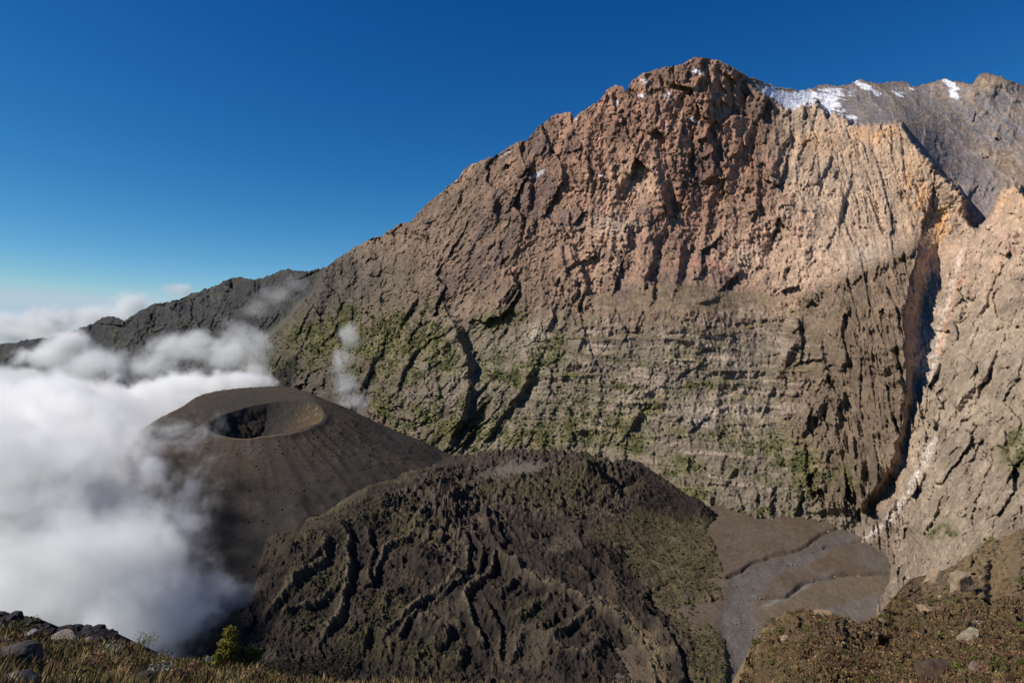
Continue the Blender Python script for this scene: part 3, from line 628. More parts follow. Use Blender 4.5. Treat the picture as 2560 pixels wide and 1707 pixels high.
# lobes and knolls
def knoll(x, y, A, r, sx=1.0):
    global h
    a, b = q([(x, y)])[0]
    dd = np.hypot((U2 - a) / sx, (V2 - b - A * 0.9) * 1.7) / r
    h += 1.0 * A * np.exp(-dd ** 2.2)
for kx, ky, A, r, sx in [(1280,250,16,70,1.8),(1560,230,28,34,1.3),(1620,250,24,26,1),(1950,350,14,60,1.8),(980,420,14,26,1),(920,450,-18,18,1),(1760,330,-34,26,1.1),(290,560,12,26,.8),(880,590,12,30,1),(1690,300,14,20,1),(1010,340,14,24,1.2),(900,210,10,40,2),(820,230,8,40,1.6),(1480,200,10,30,1.4),(2080,400,8,30,1.6),
        (1550,980,10,40,1.4),(900,930,12,34,1),(1330,700,6,40,1.4),(1550,570,7,50,1.8),(560,960,7,40,1)]:
    knoll(kx, ky, A, r, sx)
blocky = poly_mask(U2, V2, q([(760,220),(1040,140),(1440,110),(1800,190),(1700,260),(1840,350),(1700,440),(1300,430),(1240,380),(1120,420),(1000,620),(880,560),(840,430),(700,400)]), 22)
h += blocky * (ridged(X / 22, Y / 22, 4, 0.6, seed=261) - 0.45) * 15
ventw = np.exp(-(np.hypot((U2 - 1120) / 150, (V2 - 1285) / 48)) ** 2) + 0.8 * np.exp(-(np.hypot((U2 - 1480) / 130, (V2 - 1195) / 34)) ** 2) + 0.7 * np.exp(-(np.hypot((U2 - 1280) / 200, (V2 - 1150) / 22)) ** 2)
cr1, _ = facets(X / 24, Y / 24, 33); cr2, _ = facets(X / 11, Y / 11, 34)
h += np.clip(ventw, 0, 1) * (cr1 * 13 + cr2 * 6)
lob, lid = facets((X + n0 * 30) / 60, (Y + n1 * 20) / 60, 35)
h += lob * 11 * sstep(1250, 1340, V) * (V < 1800)
vegr = poly_mask(U2, V2, [(1490,1330),(1580,1290),(1790,1300),(1806,1400),(1815,1440),(1822,1500),(1750,1530),(1800,1580),(1830,1650),(1820,2100),(1700,2100),(1730,1640),(1690,1560),(1620,1480),(1560,1400)], 14)
bush = ridged(X / 7.5, Y / 7.5, 3, 0.6, seed=262)
h += vegr * (bush - 0.3) * 2.6
rough_l = 1 - 0.5 * vegr
h += rough_l * (ridged(X / 10, Y / 10, 4, 0.6, seed=264) - 0.4) * 1.9
flowlines = ridged((X + n0 * 30) / 9 , Y / 70, 3, 0.55, seed=265)
h += (flowlines - 0.4) * 2.2 * (1 - blocky) * (1 - vegr) * sstep(1150, 1250, V)
ashd = np.zeros_like(D)                        # smooth drifts of grey ash between the rubble
for kx, ky, rx, ry, sl in [(1270,240,104,30,-0.16),(850,205,62,16,-0.05),(960,190,60,15,-0.1),(560,330,60,16,-0.5)]:
    a, b = q([(kx, ky)])[0]
    ashd = np.maximum(ashd, 1 - sstep(0.35, 1.15, np.hypot((U + n0 * 40 - a) / rx, (V + n1 * 16 - b - sl * (U - a)) / ry) + n1 * 0.35))
h = h * (1 - 0.85 * ashd) + ashd * 4
edge = poly_mask(U2, V2, [(1787,1285),(1770,1330),(1806,1400),(1815,1440),(1824,1505),(1748,1528),(1812,1597),(1828,1652),(1822,2200),(100,2200),(200,1300),(560,1385),(640,1350),(691,1306),(788,1282),(879,1225),(959,1190),(1050,1150),(1152,1110),(1500,1090),(1700,1180)], 13)
h = h * (0.25 + 0.75 * edge) * (1 - 0.5 * vegr) - (1 - edge) * 14 + 3 * edge
cl = poly_mask(U2, V2, [(470,1400),(560,1392),(620,1385),(650,1360),(668,1345),(640,1420),(640,1500),(560,1560),(440,1560)], 10)
h -= cl * (24 + 26 * ridged(U2 / 22, V2 / 90, 4, seed=268))
bdist = poly_dist(U2, V2, [(560,1400),(611,1378),(662,1335),(700,1306),(788,1284),(879,1230),(959,1195),(1050,1165),(1152,1137)])[0]
h = h * (1 - 0.75 * np.exp(-(bdist / 38) ** 2)) - 1.5 * np.exp(-(bdist / 55) ** 2)
P[..., 2] += h
Pb = np.stack([P[0] + np.array([0, 1, 0]) * k * k * 7 + np.array([0, 0, -1]) * k * k * 4 for k in range(5, 0, -1)], 0)
c = np.zeros(P.shape, f32) + lin((52, 45, 39))
c = mix(c, lin((72, 60, 48)), sstep(-0.1, 0.5, n1 + n0 * 0.5) * 0.8)
c = mix(c, lin((92, 78, 64)), sstep(0.6, 0.95, lid) * 0.5 * sstep(1250, 1330, V))
c = mix(c, lin((46, 42, 38)), sstep(0.0, 0.5, -n1 + n2 * 0.4) * 0.6)
c = mix(c, lin((134, 118, 94)), np.clip(light, 0, 1) * sstep(-0.5, 0.1, n2) * 0.9)  # lit levee crests painted as a paler tone
c = mix(c, lin((122, 104, 92)), np.clip(blocky + ventw, 0, 1) * sstep(-0.1, 0.4, n2 + rub2 * 0.5) * 0.8)
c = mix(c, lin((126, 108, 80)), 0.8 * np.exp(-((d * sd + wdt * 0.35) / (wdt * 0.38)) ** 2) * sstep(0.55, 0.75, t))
grn = np.clip(vegr * sstep(-0.35, 0.25, n2 + n1 * 0.5 + (bush - 0.4)), 0, 1)
for kx, ky, r, sx in [(660,390,60,1.6),(700,230,34,1.6),(860,470,60,1.2),(1150,300,50,2.0),(1500,330,70,1.6),(560,400,50,1.5),(250,520,60,1.5),(420,700,60,1),(700,820,60,1.2),(930,530,30,.7),(370,900,40,1),(1600,200,40,1.4),(1380,330,60,1.4),(1680,300,40,2),(330,430,40,2),(300,560,30,1),(1350,850,40,1.4),(1000,300,30,1.5),(760,420,50,1.2),(620,1000,60,1.3),(900,1050,60,1.4)]:
    a, b = q([(kx, ky)])[0]
    grn = np.maximum(grn, np.exp(-(np.hypot((U2 - a) / sx, (V2 - b) * 1.4) / r) ** 2) * sstep(-0.2, 0.3, n2 + n1 * 0.4) * 0.95)
gcol = lin((116, 106, 58)) + (lin((72, 70, 40)) - lin((116, 106, 58))) * sstep(-0.3, 0.3, n1 + n2)[..., None]
c = c + (gcol - c) * (grn * 0.85)[..., None]
c = mix(c, lin((112, 102, 90)), ashd * 0.9)
c = mix(c, lin((84, 74, 62)) * 0.8, np.exp(-(bdist / 60) ** 2) * 0.8)
bl = np.exp(-((poly_dist(U2, V2, [(600,1388),(662,1335),(700,1306),(788,1284),(879,1230),(959,1195),(1050,1165)])[0]) / 13) ** 2)
c = mix(c, lin((112, 100, 68)), bl * sstep(-0.4, 0.2, n2 + n1) * 0.8)
floor_like = vegr * sstep(0.1, 0.5, fbm(X / 40, Y / 40, 3, seed=281))
c = mix(c, lin((112, 96, 76)), np.clip(floor_like + 0.35 * vegr, 0, 1) * 0.85)
c = c * (1 + 0.22 * n1 + 0.3 * n2)[..., None] * 0.74
c = np.concatenate([np.repeat(c[:1], 5, 0), c], 0); P = np.concatenate([Pb, P], 0)
m_lava = ground_mat("lava", 0.3, 0.45, 0.8, 1.3, lo=0.62, hi=1.38)
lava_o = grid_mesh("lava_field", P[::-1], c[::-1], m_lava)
tag(lava_o, "dark brown rope-like lava flows fanning out below the ash cone", "lava field", kind="structure")
LAVA_P = P[5:, ...][:, :].copy(); LAVA_U, LAVA_V, LAVA_G = U, V, np.maximum(grn, vegr * 0.6) * edge
# ------------------------------------------------------------------ clouds (voxel fields grown from noise)
def pix(u, v, Y): return ((u - CX) / F * Y, Y, (CY - v) / F * Y)
def cloud(name, ells, bounds, voxel, dens, nscale, namp, thr=0.0, gain=3.0, seed=0.0, detail=5.0, rough=0.6, drift=(0, 0, 0)):
    """ells: (u, v, Y, rx, ry, rz metres); density = (smooth union of ellipsoids + turbulence) thresholded"""
    ng = bpy.data.node_groups.new(name, 'GeometryNodeTree')
    ng.interface.new_socket("Geometry", in_out='OUTPUT', socket_type='NodeSocketGeometry')
    N, K = ng.nodes, ng.links
    out = N.new("NodeGroupOutput")
    vc = N.new("GeometryNodeVolumeCube")
    (x0, y0, z0), (x1, y1, z1) = bounds
    vc.inputs["Min"].default_value = (x0, y0, z0); vc.inputs["Max"].default_value = (x1, y1, z1)
    for nm, a, b in (("Resolution X", x0, x1), ("Resolution Y", y0, y1), ("Resolution Z", z0, z1)):
        vc.inputs[nm].default_value = max(2, int((b - a) / voxel))
    pos = N.new("GeometryNodeInputPosition")
    def M(op, a, b=None, c=None, clamp=False):
        n = N.new("ShaderNodeMath"); n.operation = op; n.use_clamp = clamp
        for i, v in enumerate((a, b, c)):
            if v is None: continue
            if isinstance(v, (int, float)): n.inputs[i].default_value = v
            else: K.new(v, n.inputs[i])
        return n.outputs[0]
    def VM(op, a, b=None):
        n = N.new("ShaderNodeVectorMath"); n.operation = op
        for i, v in enumerate((a, b)):
            if v is None: continue
            if isinstance(v, tuple): n.inputs[i].default_value = v
            else: K.new(v, n.inputs[i])
        return n
    S = None
    for (u, v, Y, rx, ry, rz) in ells:
        c0 = pix(u, v, Y)
        d = VM('LENGTH', VM('MULTIPLY', VM('SUBTRACT', pos.outputs[0], c0).outputs[0], (1 / rx, 1 / ry, 1 / rz)).outputs[0]).outputs["Value"]
        f = M('SUBTRACT', 1.0, d)
        S = f if S is None else M('SMOOTH_MAX', S, f, 0.25)
    def noise(scale, off, dt, rg):
        n = N.new("ShaderNodeTexNoise"); n.noise_dimensions = '3D'
        n.inputs["Scale"].default_value = scale; n.inputs["Detail"].default_value = dt; n.inputs["Roughness"].default_value = rg
        n.inputs["Distortion"].default_value = 0.3
        p = VM('ADD', pos.outputs[0], (off * 971.3, off * 557.7, off * 313.1)).outputs[0]
        K.new(p, n.inputs["Vector"])
        return M('SUBTRACT', n.outputs["Fac"], 0.5)
    n1 = noise(nscale, seed + 1, detail, rough)
    e = M('ADD', S, M('MULTIPLY', n1, namp))
    dd = M('MULTIPLY', M('SUBTRACT', e, thr), gain, clamp=True)
    dd = M('MULTIPLY', M('POWER', dd, 1.6), dens)
    K.new(dd, vc.inputs["Density"])
    sm = N.new("GeometryNodeSetMaterial"); sm.inputs["Material"].default_value = m_cloud
    K.new(vc.outputs[0], sm.inputs["Geometry"]); K.new(sm.outputs[0], out.inputs[0])
    vol = bpy.data.volumes.new(name); vol.materials.append(m_cloud)
    o = bpy.data.objects.new(name, vol); COL.objects.link(o)
    md = o.modifiers.new("cloud_field", 'NODES'); md.node_group = ng
    return o

m_cloud = bpy.data.materials.new("cloud_vapour"); m_cloud.use_nodes = True
nt = m_cloud.node_tree; nt.nodes.remove(nt.nodes["Principled BSDF"])
pv = nt.nodes.new("ShaderNodeVolumePrincipled")
pv.inputs["Color"].default_value = (1.0, 0.993, 0.975, 1); pv.inputs["Density"].default_value = 1.0; pv.inputs["Anisotropy"].default_value = 0.0
nt.links.new(pv.outputs[0], nt.nodes["Material Output"].inputs["Volume"])
FARC = [(-60,1060,1500,420,300,110),(120,1040,1600,300,260,90),(-60,1030,1850,480,400,80),(330,1030,1850,260,240,78),(500,972,2050,210,190,56),(610,960,2150,100,110,44)]
NEARC = [(-60,1200,1200,330,260,150),(60,1330,1000,175,220,120),(40,1480,900,230,220,130),(258,1430,880,112,130,95),(345,1560,830,110,120,75),(180,1580,850,150,150,90),(155,1130,1180,105,110,80),(105,1230,1080,115,120,80),(-200,1300,1050,400,400,220),(205,1050,1330,80,100,60),(420,1500,850,50,60,50)]
tag(cloud("cloud_bank", FARC, ((-2500, 1180, -330), (-640, 2450, 60)), 6.5, 0.035, 1 / 120, 3.0, thr=0.1, gain=2.4, seed=1, detail=7, rough=0.72), "white cloud bank lying behind the ash cone before the dark ridge", "cloud", kind="stuff")
tag(cloud("cloud_bank", NEARC, ((-1150, 640, -430), (-330, 1400, -20)), 4.0, 0.035, 1 / 105, 3.0, thr=0.1, gain=2.4, seed=2, detail=7, rough=0.72), "thick white cloud bank filling the valley left of the ash cone", "cloud", kind="stuff")
def wisp(ells, voxel, dens, ns, amp, label, seed, thr=0.25, gain=1.8):
    C = np.array([pix(e[0], e[1], e[2]) for e in ells]); Rr = np.array([e[3:] for e in ells])
    lo, hi = (C - Rr * 1.35).min(0), (C + Rr * 1.35).max(0)
    w = cloud("cloud_wisp", ells, (tuple(lo), tuple(hi)), voxel, dens, ns, amp, thr=thr, gain=gain, seed=seed, detail=7, rough=0.7)
    tag(w, label, "cloud", kind="stuff")
wisp([(868,960,1740,48,60,44),(862,900,1750,44,60,60),(868,845,1760,40,50,50),(885,1000,1740,60,60,36)], 3.5, 0.016, 1 / 60, 3.2, "thin upright wisp of cloud rising before the wall right of the ash cone", 3)
wisp([(690,735,2650,110,120,80),(640,770,2650,90,120,60),(730,710,2700,70,100,50)], 7.0, 0.004, 1 / 110, 3.4, "faint veil of cloud before the dark left ridge crest", 5)
wisp([(480,880,2450,190,160,90),(590,870,2350,130,140,90),(360,910,2450,200,160,90),(220,910,2600,200,200,90),(640,920,2200,90,100,60)], 7.0, 0.013, 1 / 130, 3.8, "torn cloud tops lifting from the bank before the dark ridge", 7)
wisp([(140,800,3500,110,200,130),(165,860,3300,120,200,110),(100,890,3300,170,200,90),(60,940,3200,180,200,80)], 9.0, 0.028, 1 / 170, 3.0, "white cloud column spilling over the dark ridge at far left", 9)
wisp([(230,790,5200,420,400,120),(330,755,5200,160,300,130),(120,810,5300,400,400,160),(450,720,5000,130,260,90),(20,810,5600,400,400,120),(60,835,5400,520,400,130)], 15.0, 0.012, 1 / 260, 3.2, "bright cloud tops showing behind the left ridge", 11)
wisp([(450,1330,1000,56,50,40),(500,1350,1000,44,40,26),(540,1440,930,44,50,40),(600,1490,930,36,40,34)], 3.0, 0.008, 1 / 50, 3.4, "ragged wisps curling off the bank at the foot of the ash cone", 13)
# ------------------------------------------------------------------ far plain below the mountain
pr = np.concatenate([[0], np.geomspace(3000, 160000, 40)]); pa = np.linspace(0, 2 * np.pi, 96, endpoint=False)
R, T = np.meshgrid(pr, pa, indexing='ij')
P = np.stack([R * np.cos(T), R * np.sin(T), np.full_like(R, -1900.0) - R ** 2 / 1.3e7], -1)
c = np.zeros(P.shape, f32) + lin((86, 92, 70))
plain = grid_mesh("plain", P, c, ground_mat("plain_ground", 0.0006, 0.0012, 0.1, 5.0), close_u=True, flip=True)
tag(plain, "far flat plain below the mountain", "ground", kind="structure")

# ------------------------------------------------------------------ builders for rocks, shrubs, grass
def ico(sub):
    import bmesh
    bm = bmesh.new(); bmesh.ops.create_icosphere(bm, subdivisions=sub, radius=1)
    V = np.array([v.co[:] for v in bm.verts]); Fc = np.array([[v.index for v in f.verts] for f in bm.faces]); bm.free()
    return V, Fc
ICO3 = ico(3); ICO4 = ico(4); ICO1 = ico(1)
def one(o): o["kind"] = "stuff"; return o
def rock_mesh(name, seed, base, sub=3, cuts=11, squash=(1, 1, 0.8), rough=0.05):
    r = np.random.default_rng(seed); V, Fc = ICO3 if sub == 3 else ICO4
    V = V.copy()
    for _ in range(cuts):
        n = r.normal(size=3); n /= np.linalg.norm(n); dd = r.uniform(0.5, 0.85)
        k = V @ n - dd; V = V - np.clip(k, 0, None)[:, None] * n
    nz = np.array([mnoise.fractal(Vector(p * 2.2 + seed), 0.8, 2.1, 4) for p in V])
    V = V * (1 + rough * nz)[:, None] * np.array(squash)
    me = bpy.data.meshes.new(name); raw_mesh(me, V, Fc, False)
    nz2 = np.array([mnoise.fractal(Vector(p * 3.1 + seed + 9), 0.8, 2.1, 3) for p in V])
    set_col(me, lin(base)[None] * (1 + 0.3 * nz2)[:, None])
    me.materials.append(m_stone)
    return me
m_stone = ground_mat("stone", 3.0, 5.0, 0.5, 0.08, lo=0.7, hi=1.3)

m_leaf = bpy.data.materials.new("leaves"); m_leaf.use_nodes = True
nt = m_leaf.node_tree; N = nt.nodes; b = N["Principled BSDF"]
b.inputs["Roughness"].default_value = 0.8; b.inputs["Specular IOR Level"].default_value = 0.2
at = N.new("ShaderNodeAttribute"); at.attribute_name = "Col"
oi = N.new("ShaderNodeObjectInfo"); mr = N.new("ShaderNodeMapRange"); mr.inputs["To Min"].default_value = 0.7; mr.inputs["To Max"].default_value = 1.35
nt.links.new(oi.outputs["Random"], mr.inputs["Value"])
vm = N.new("ShaderNodeVectorMath"); vm.operation = 'SCALE'
nt.links.new(at.outputs["Color"], vm.inputs[0]); nt.links.new(mr.outputs[0], vm.inputs["Scale"]); nt.links.new(vm.outputs[0], b.inputs["Base Color"])

def leaf_mesh(name, seed, lobes, n, size, pal, stretch=1.0):
    """leaf-sized faces spread through the outer part of a few uneven lobes: (x, y, z, rx, ry, rz)"""
    r = np.random.default_rng(seed); lobes = np.array(lobes, float)
    wts = lobes[:, 3] * lobes[:, 4] + lobes[:, 5] * lobes[:, 3]; li = r.choice(len(lobes), n, p=wts / wts.sum())
    d = r.normal(size=(n, 3)); d /= np.linalg.norm(d, axis=1)[:, None]
    rad = r.uniform(0.25, 1.0, n) ** 0.4 * (1 + 0.16 * np.sin(d[:, 0] * 7 + seed) * np.cos(d[:, 2] * 6 + li))
    C = lobes[li, :3] + d * rad[:, None] * lobes[li, 3:]
    ok = C[:, 2] > -0.02; C = C[ok]; d = d[ok]; n = len(C)
    t1 = np.cross(d, r.normal(size=(n, 3))); t1 /= np.linalg.norm(t1, axis=1)[:, None] + 1e-9
    t1 = t1 + d * r.uniform(-0.2, 0.9, (n, 1)); t1 /= np.linalg.norm(t1, axis=1)[:, None]
    t2 = np.cross(d, t1) + r.normal(size=(n, 3)) * 0.4; t2 /= np.linalg.norm(t2, axis=1)[:, None] + 1e-9
    s = (size * r.uniform(0.6, 1.4, n))[:, None]
    V = np.stack([C - t1 * s * stretch, C + t2 * s * 0.45, C + t1 * s * stretch, C - t2 * s * 0.45], 1).reshape(-1, 3)
    me = bpy.data.meshes.new(name); raw_mesh(me, V, np.arange(4 * n).reshape(-1, 4), False)
    pc = np.array([lin(p) for p in pal]); col = pc[r.integers(0, len(pc), n)] * r.uniform(0.75, 1.25, (n, 1))
    set_col(me, np.repeat(col, 4, 0)); me.materials.append(m_leaf)
    return me
def stem_mesh(name, seed, h, r0, nb=5, spread=0.5, col=(70, 56, 44)):
    r = np.random.default_rng(seed); Vs, Fs = [], []
    def tube(a, b_, ra, rb):
        a, b_ = np.array(a), np.array(b_); ax = b_ - a; ax = ax / np.linalg.norm(ax); x = np.cross(ax, [0.3, 0.9, 0.1]); x /= np.linalg.norm(x); y = np.cross(ax, x)
        o = len(Vs) and sum(len(v) for v in Vs)
        an = np.linspace(0, 2 * np.pi, 6, endpoint=False)
        ring = lambda c_, q_: c_ + q_ * (np.cos(an)[:, None] * x + np.sin(an)[:, None] * y)
        Vs.append(np.concatenate([ring(a, ra), ring(b_, rb)]))
        for i in range(6): Fs.append([o + i, o + (i + 1) % 6, o + 6 + (i + 1) % 6, o + 6 + i])
    for k_ in range(nb):
        an = r.uniform(0, 6.28); e = np.array([math.cos(an) * spread * r.uniform(.3, 1), math.sin(an) * spread * r.uniform(.3, 1), h * r.uniform(.7, 1)])
        mid = e * 0.5 + np.array([0, 0, h * 0.08])
        tube((0, 0, -0.1 * h), mid, r0, r0 * 0.7); tube(mid, e, r0 * 0.7, r0 * 0.3)
    V = np.concatenate(Vs); me = bpy.data.meshes.new(name); raw_mesh(me, V, np.array(Fs), True)
    set_col(me, np.repeat(lin(col)[None], len(V), 0)); me.materials.append(m_stone)
    return me
def empty(name, loc, rz=0, s=1.0):
    o = bpy.data.objects.new(name, None); COL.objects.link(o); o.location = loc; o.rotation_euler = (0, 0, rz); o.scale = (s, s, s); return o

# ------------------------------------------------------------------ near grassy hillside (left and bottom)
HF = [((-300,1555),17),((0,1572),22),((200,1600),24),((390,1632),25),((560,1662),24),((700,1682),22),((900,1706),20),((1250,1712),17),((1700,1745),15),((0,1707),9),((300,1707),11.5),((600,1707),17),((-300,1707),8),((900,1780),14),((0,1820),6.5),((600,1820),9),((1250,1800),11),((1700,1850),9),((-300,2700),2.0),((0,2700),2.0),((600,2700),2.1),((1250,2700),2.2),((1700,2700),2.4),((2700,2300),4.5),((2700,2900),2.2),((2400,1960),9)]
hf = tps([p for p, _ in HF], [math.log(d) for _, d in HF], 1e-4)
HT = np.array([(-300,1555),(0,1570),(200,1598),(390,1630),(560,1660),(700,1681),(900,1707),(1250,1713),(1700,1746),(2400,1900),(2700,1960)], float)
hu = np.arange(-300, 2700, 10.0); hv0 = np.interp(hu, HT[:, 0], HT[:, 1])
tt = np.linspace(0, 1, 100)[:, None] ** 1.8
U = np.repeat(hu[None], 100, 0); V = hv0[None] + tt * (2700 - hv0)[None]
def hill_pt(u, v):
    u = np.asarray(u, float); v = np.asarray(v, float)
    Dd = np.exp(hf(u, v)); p = ray(u, v, Dd)
    p[..., 2] += fbm(p[..., 0] / 2.2, p[..., 1] / 2.2, 4, 0.55, seed=301) * 0.28 - 0.12
    return p
P = hill_pt(U, V)
c = np.zeros(P.shape, f32) + lin((72, 58, 40)); nn = fbm(P[..., 0] / 1.2, P[..., 1] / 1.2, 4, seed=303)
c = mix(c, lin((60, 62, 34)), sstep(-0.1, 0.4, nn)) * (1 + 0.4 * nn)[..., None] * 0.7
Pb = np.stack([P[0] + np.array([0, 1, -0.9]) * k * k * 0.5 for k in range(8, 0, -1)], 0)
P = np.concatenate([Pb, P]); c = np.concatenate([np.repeat(c[:1], 8, 0), c])
m_soil = ground_mat("hillside_soil", 3.0, 6.0, 0.7, 0.1)
hill = grid_mesh("hillside", P[::-1], c[::-1], m_soil)
tag(hill, "near grassy slope at the lower left edge", "hillside", kind="structure")

# grass, blade by blade
nt_ = 6500
gu = rng.uniform(-280, 1600, nt_); gt = rng.uniform(0, 1, nt_) ** 1.3
gv = np.interp(gu, HT[:, 0], HT[:, 1]) + gt * 150 + 1
gp = hill_pt(gu, gv); gd = gp[:, 1]
pal = np.array([lin(p) for p in [(158,130,84),(138,112,68),(120,106,58),(104,98,48),(112,84,58),(92,74,54),(92,92,46),(168,144,98)]])
clump = fbm(gp[:, 0] / 1.8, gp[:, 1] / 1.8, 3, seed=311)
pi = np.clip(((clump + 0.5) * 8 + rng.normal(0, 1.2, nt_)), 0, 7).astype(int)
nbld = 18
B = np.repeat(gp, nbld, 0); n = len(B); tid = np.repeat(np.arange(nt_), nbld)
hgt = np.repeat(rng.uniform(0.10, 0.30, nt_) * (0.8 + 0.5 * (clump > 0)), nbld) * rng.uniform(0.5, 1.15, n)
an = rng.uniform(0, 6.28, n); ln = rng.uniform(0.1, 0.7, n); ro = rng.uniform(0, 0.13, n)
dr = np.stack([np.cos(an), np.sin(an), 0 * an], 1); base = B + dr * ro[:, None]; base[:, 2] -= 0.04
wdh = np.repeat(0.004 + 0.00055 * gd, nbld)[:, None]
sd = np.stack([-np.sin(an * 3), np.cos(an * 3), 0 * an], 1) * wdh
mid = base + dr * (ln * hgt * 0.35)[:, None] + np.array([0, 0, 1]) * (hgt * 0.62)[:, None]
tip = base + dr * (ln * hgt)[:, None] + np.array([0, 0, 1]) * hgt[:, None]
Vg = np.stack([base - sd, base + sd, mid + sd * 0.8, mid - sd * 0.8, tip], 1).reshape(-1, 3)
k = np.arange(n)[:, None] * 5
Tg = np.concatenate([k + [0, 1, 2], k + [0, 2, 3], k + [3, 2, 4]])
me = bpy.data.meshes.new("grass"); raw_mesh(me, Vg, Tg, False)
cg = pal[pi][tid] * rng.uniform(0.7, 1.25, (n, 1)); set_col(me, np.repeat(cg, 5, 0) * 0.8)
grass = link("grass", me, m_leaf); tag(grass, "dry tufted grass over the near slope", "grass", kind="stuff")

def on_hill(u, v, dz=0.0): p = hill_pt(np.array([u]), np.array([v]))[0]; return (p[0], p[1], p[2] + dz)
# low shrubs between the grass: (u, v, size m, kind, label)
BR = [(96,72,50),(84,60,44),(112,84,54)]; OL = [(92,88,40),(74,76,36),(104,94,50)]; SI = [(150,160,140),(176,182,160),(126,140,120)]; RU = [(116,88,62),(98,74,54),(128,102,70)]
def near_shrub(name, u, v, s, pal, seed, label, n=700, lf=0.035, tall=0.75):
    r = np.random.default_rng(seed)
    lobes = [(0, 0, 0.3 * tall, 0.55, 0.55, 0.45 * tall)] + [(r.uniform(-.5, .5), r.uniform(-.5, .5), r.uniform(.2, .7) * tall, r.uniform(.25, .42), r.uniform(.25, .42), r.uniform(.25, .42)) for _ in range(5)]
    s = s * 1.55
    root = empty(name, on_hill(u, v, -0.03), r.uniform(0, 6.28), s)
    tag(root, label, "shrub", "shrubs on the near grassy slope")
    link("foliage", leaf_mesh("foliage", seed, lobes, n, lf / s * 1.0, pal), None, root)
    link("stem", stem_mesh("stem", seed, 0.6 * tall, 0.03, 6, 0.45), None, root)
    return root
near_shrub("everlasting_bush", 285, 1625, 0.42, SI, 401, "pale silver-green bush left of the leafy white mound on the slope crest", 600, 0.03)
near_shrub("everlasting_bush", 352, 1612, 0.55, [(186,184,160),(160,160,134),(120,112,84)], 402, "largest pale whitish bush on the crest of the near slope", 800, 0.03)
near_shrub("everlasting_bush", 405, 1640, 0.38, [(130,126,110),(96,92,74),(160,158,140)], 403, "small grey bush just right of the largest pale bush", 450, 0.03)
near_shrub("everlasting_bush", 520, 1660, 0.42, SI, 404, "grey-green bush low on the crest left of the yellow-green heather", 500, 0.03)
near_shrub("everlasting_bush", 553, 1655, 0.36, SI, 405, "silver bush at the foot of the yellow-green heather", 450, 0.03)
near_shrub("everlasting_bush", 385, 1675, 0.34, [(150,150,136),(110,108,92),(178,176,160)], 406, "greyish bush in the grass below the small grey crest bush", 450, 0.03)
for i, (u, v, s, p_, lab) in enumerate([(60,1590,0.42,OL,"olive shrub under the dark rock rim at the far left edge"),(150,1625,0.5,OL,"broad green shrub in the grass below the dark rock rim"),(230,1665,0.42,BR,"dark brown shrub in the middle of the left grass slope"),(30,1640,0.4,BR,"brown shrub by the left edge of the picture"),
        (310,1680,0.4,RU,"russet shrub in the grass left of the bottom grey bush"),(450,1690,0.4,RU,"russet shrub near the bottom edge below the crest bushes"),(640,1690,0.4,BR,"brown shrub at the bottom edge right of the heather"),(720,1697,0.32,RU,"reddish shrub on the bottom edge right of the brown one"),(200,1700,0.36,OL,"olive shrub on the bottom edge between the left rocks")]):
    near_shrub("low_shrub", u, v, s, p_, 420 + i, lab)
# the yellow-green heather standing on the crest
root = empty("giant_heather", on_hill(592, 1664, -0.05), 0.3)
tag(root, "tall yellow-green heather bush with rounded lobes on the slope crest", "bush")
mm = 26 / F
HL = [(-12,0,88,20,19,17),(-24,2,68,16,15,14),(-6,-4,60,20,19,17),(-30,0,42,19,18,18),(-14,0,46,22,20,18),(-38,0,18,16,16,14),(-10,0,30,22,20,18),(28,3,38,20,18,14),(42,4,30,14,14,14),(20,0,14,22,20,14),(2,2,12,24,22,12)]
for i, l in enumerate(HL):
    lm = leaf_mesh("foliage_lobe", 460 + i, [tuple(x * mm for x in l)] + [tuple(x * mm for x in (l[0] + rng.uniform(-9, 9), l[1] + rng.uniform(-9, 9), l[2] + rng.uniform(-3, 8), l[3] * .6, l[4] * .6, l[5] * .6)) for _ in range(3)], 900, 0.036, [(116,108,34),(94,94,28),(134,120,42),(64,68,24)])
    one(link("foliage_lobe", lm, None, root))
link("trunk", stem_mesh("trunk", 5, 1.0, 0.03, 8, 0.4), None, root)
# heath bushes right of it, their shade put into near-black leaf colours
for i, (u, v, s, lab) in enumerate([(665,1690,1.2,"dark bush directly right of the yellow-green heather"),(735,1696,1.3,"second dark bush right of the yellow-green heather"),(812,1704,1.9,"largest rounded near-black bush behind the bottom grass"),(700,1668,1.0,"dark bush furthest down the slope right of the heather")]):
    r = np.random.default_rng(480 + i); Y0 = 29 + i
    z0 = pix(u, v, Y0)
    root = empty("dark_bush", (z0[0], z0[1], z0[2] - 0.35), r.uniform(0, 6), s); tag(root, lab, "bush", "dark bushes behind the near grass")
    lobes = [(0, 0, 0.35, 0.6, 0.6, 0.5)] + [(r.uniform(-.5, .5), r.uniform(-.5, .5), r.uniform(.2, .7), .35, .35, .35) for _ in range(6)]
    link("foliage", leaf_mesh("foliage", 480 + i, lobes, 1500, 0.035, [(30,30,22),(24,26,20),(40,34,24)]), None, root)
    link("stem", stem_mesh("stem", 480 + i, 0.6, 0.03, 6, 0.4), None, root)
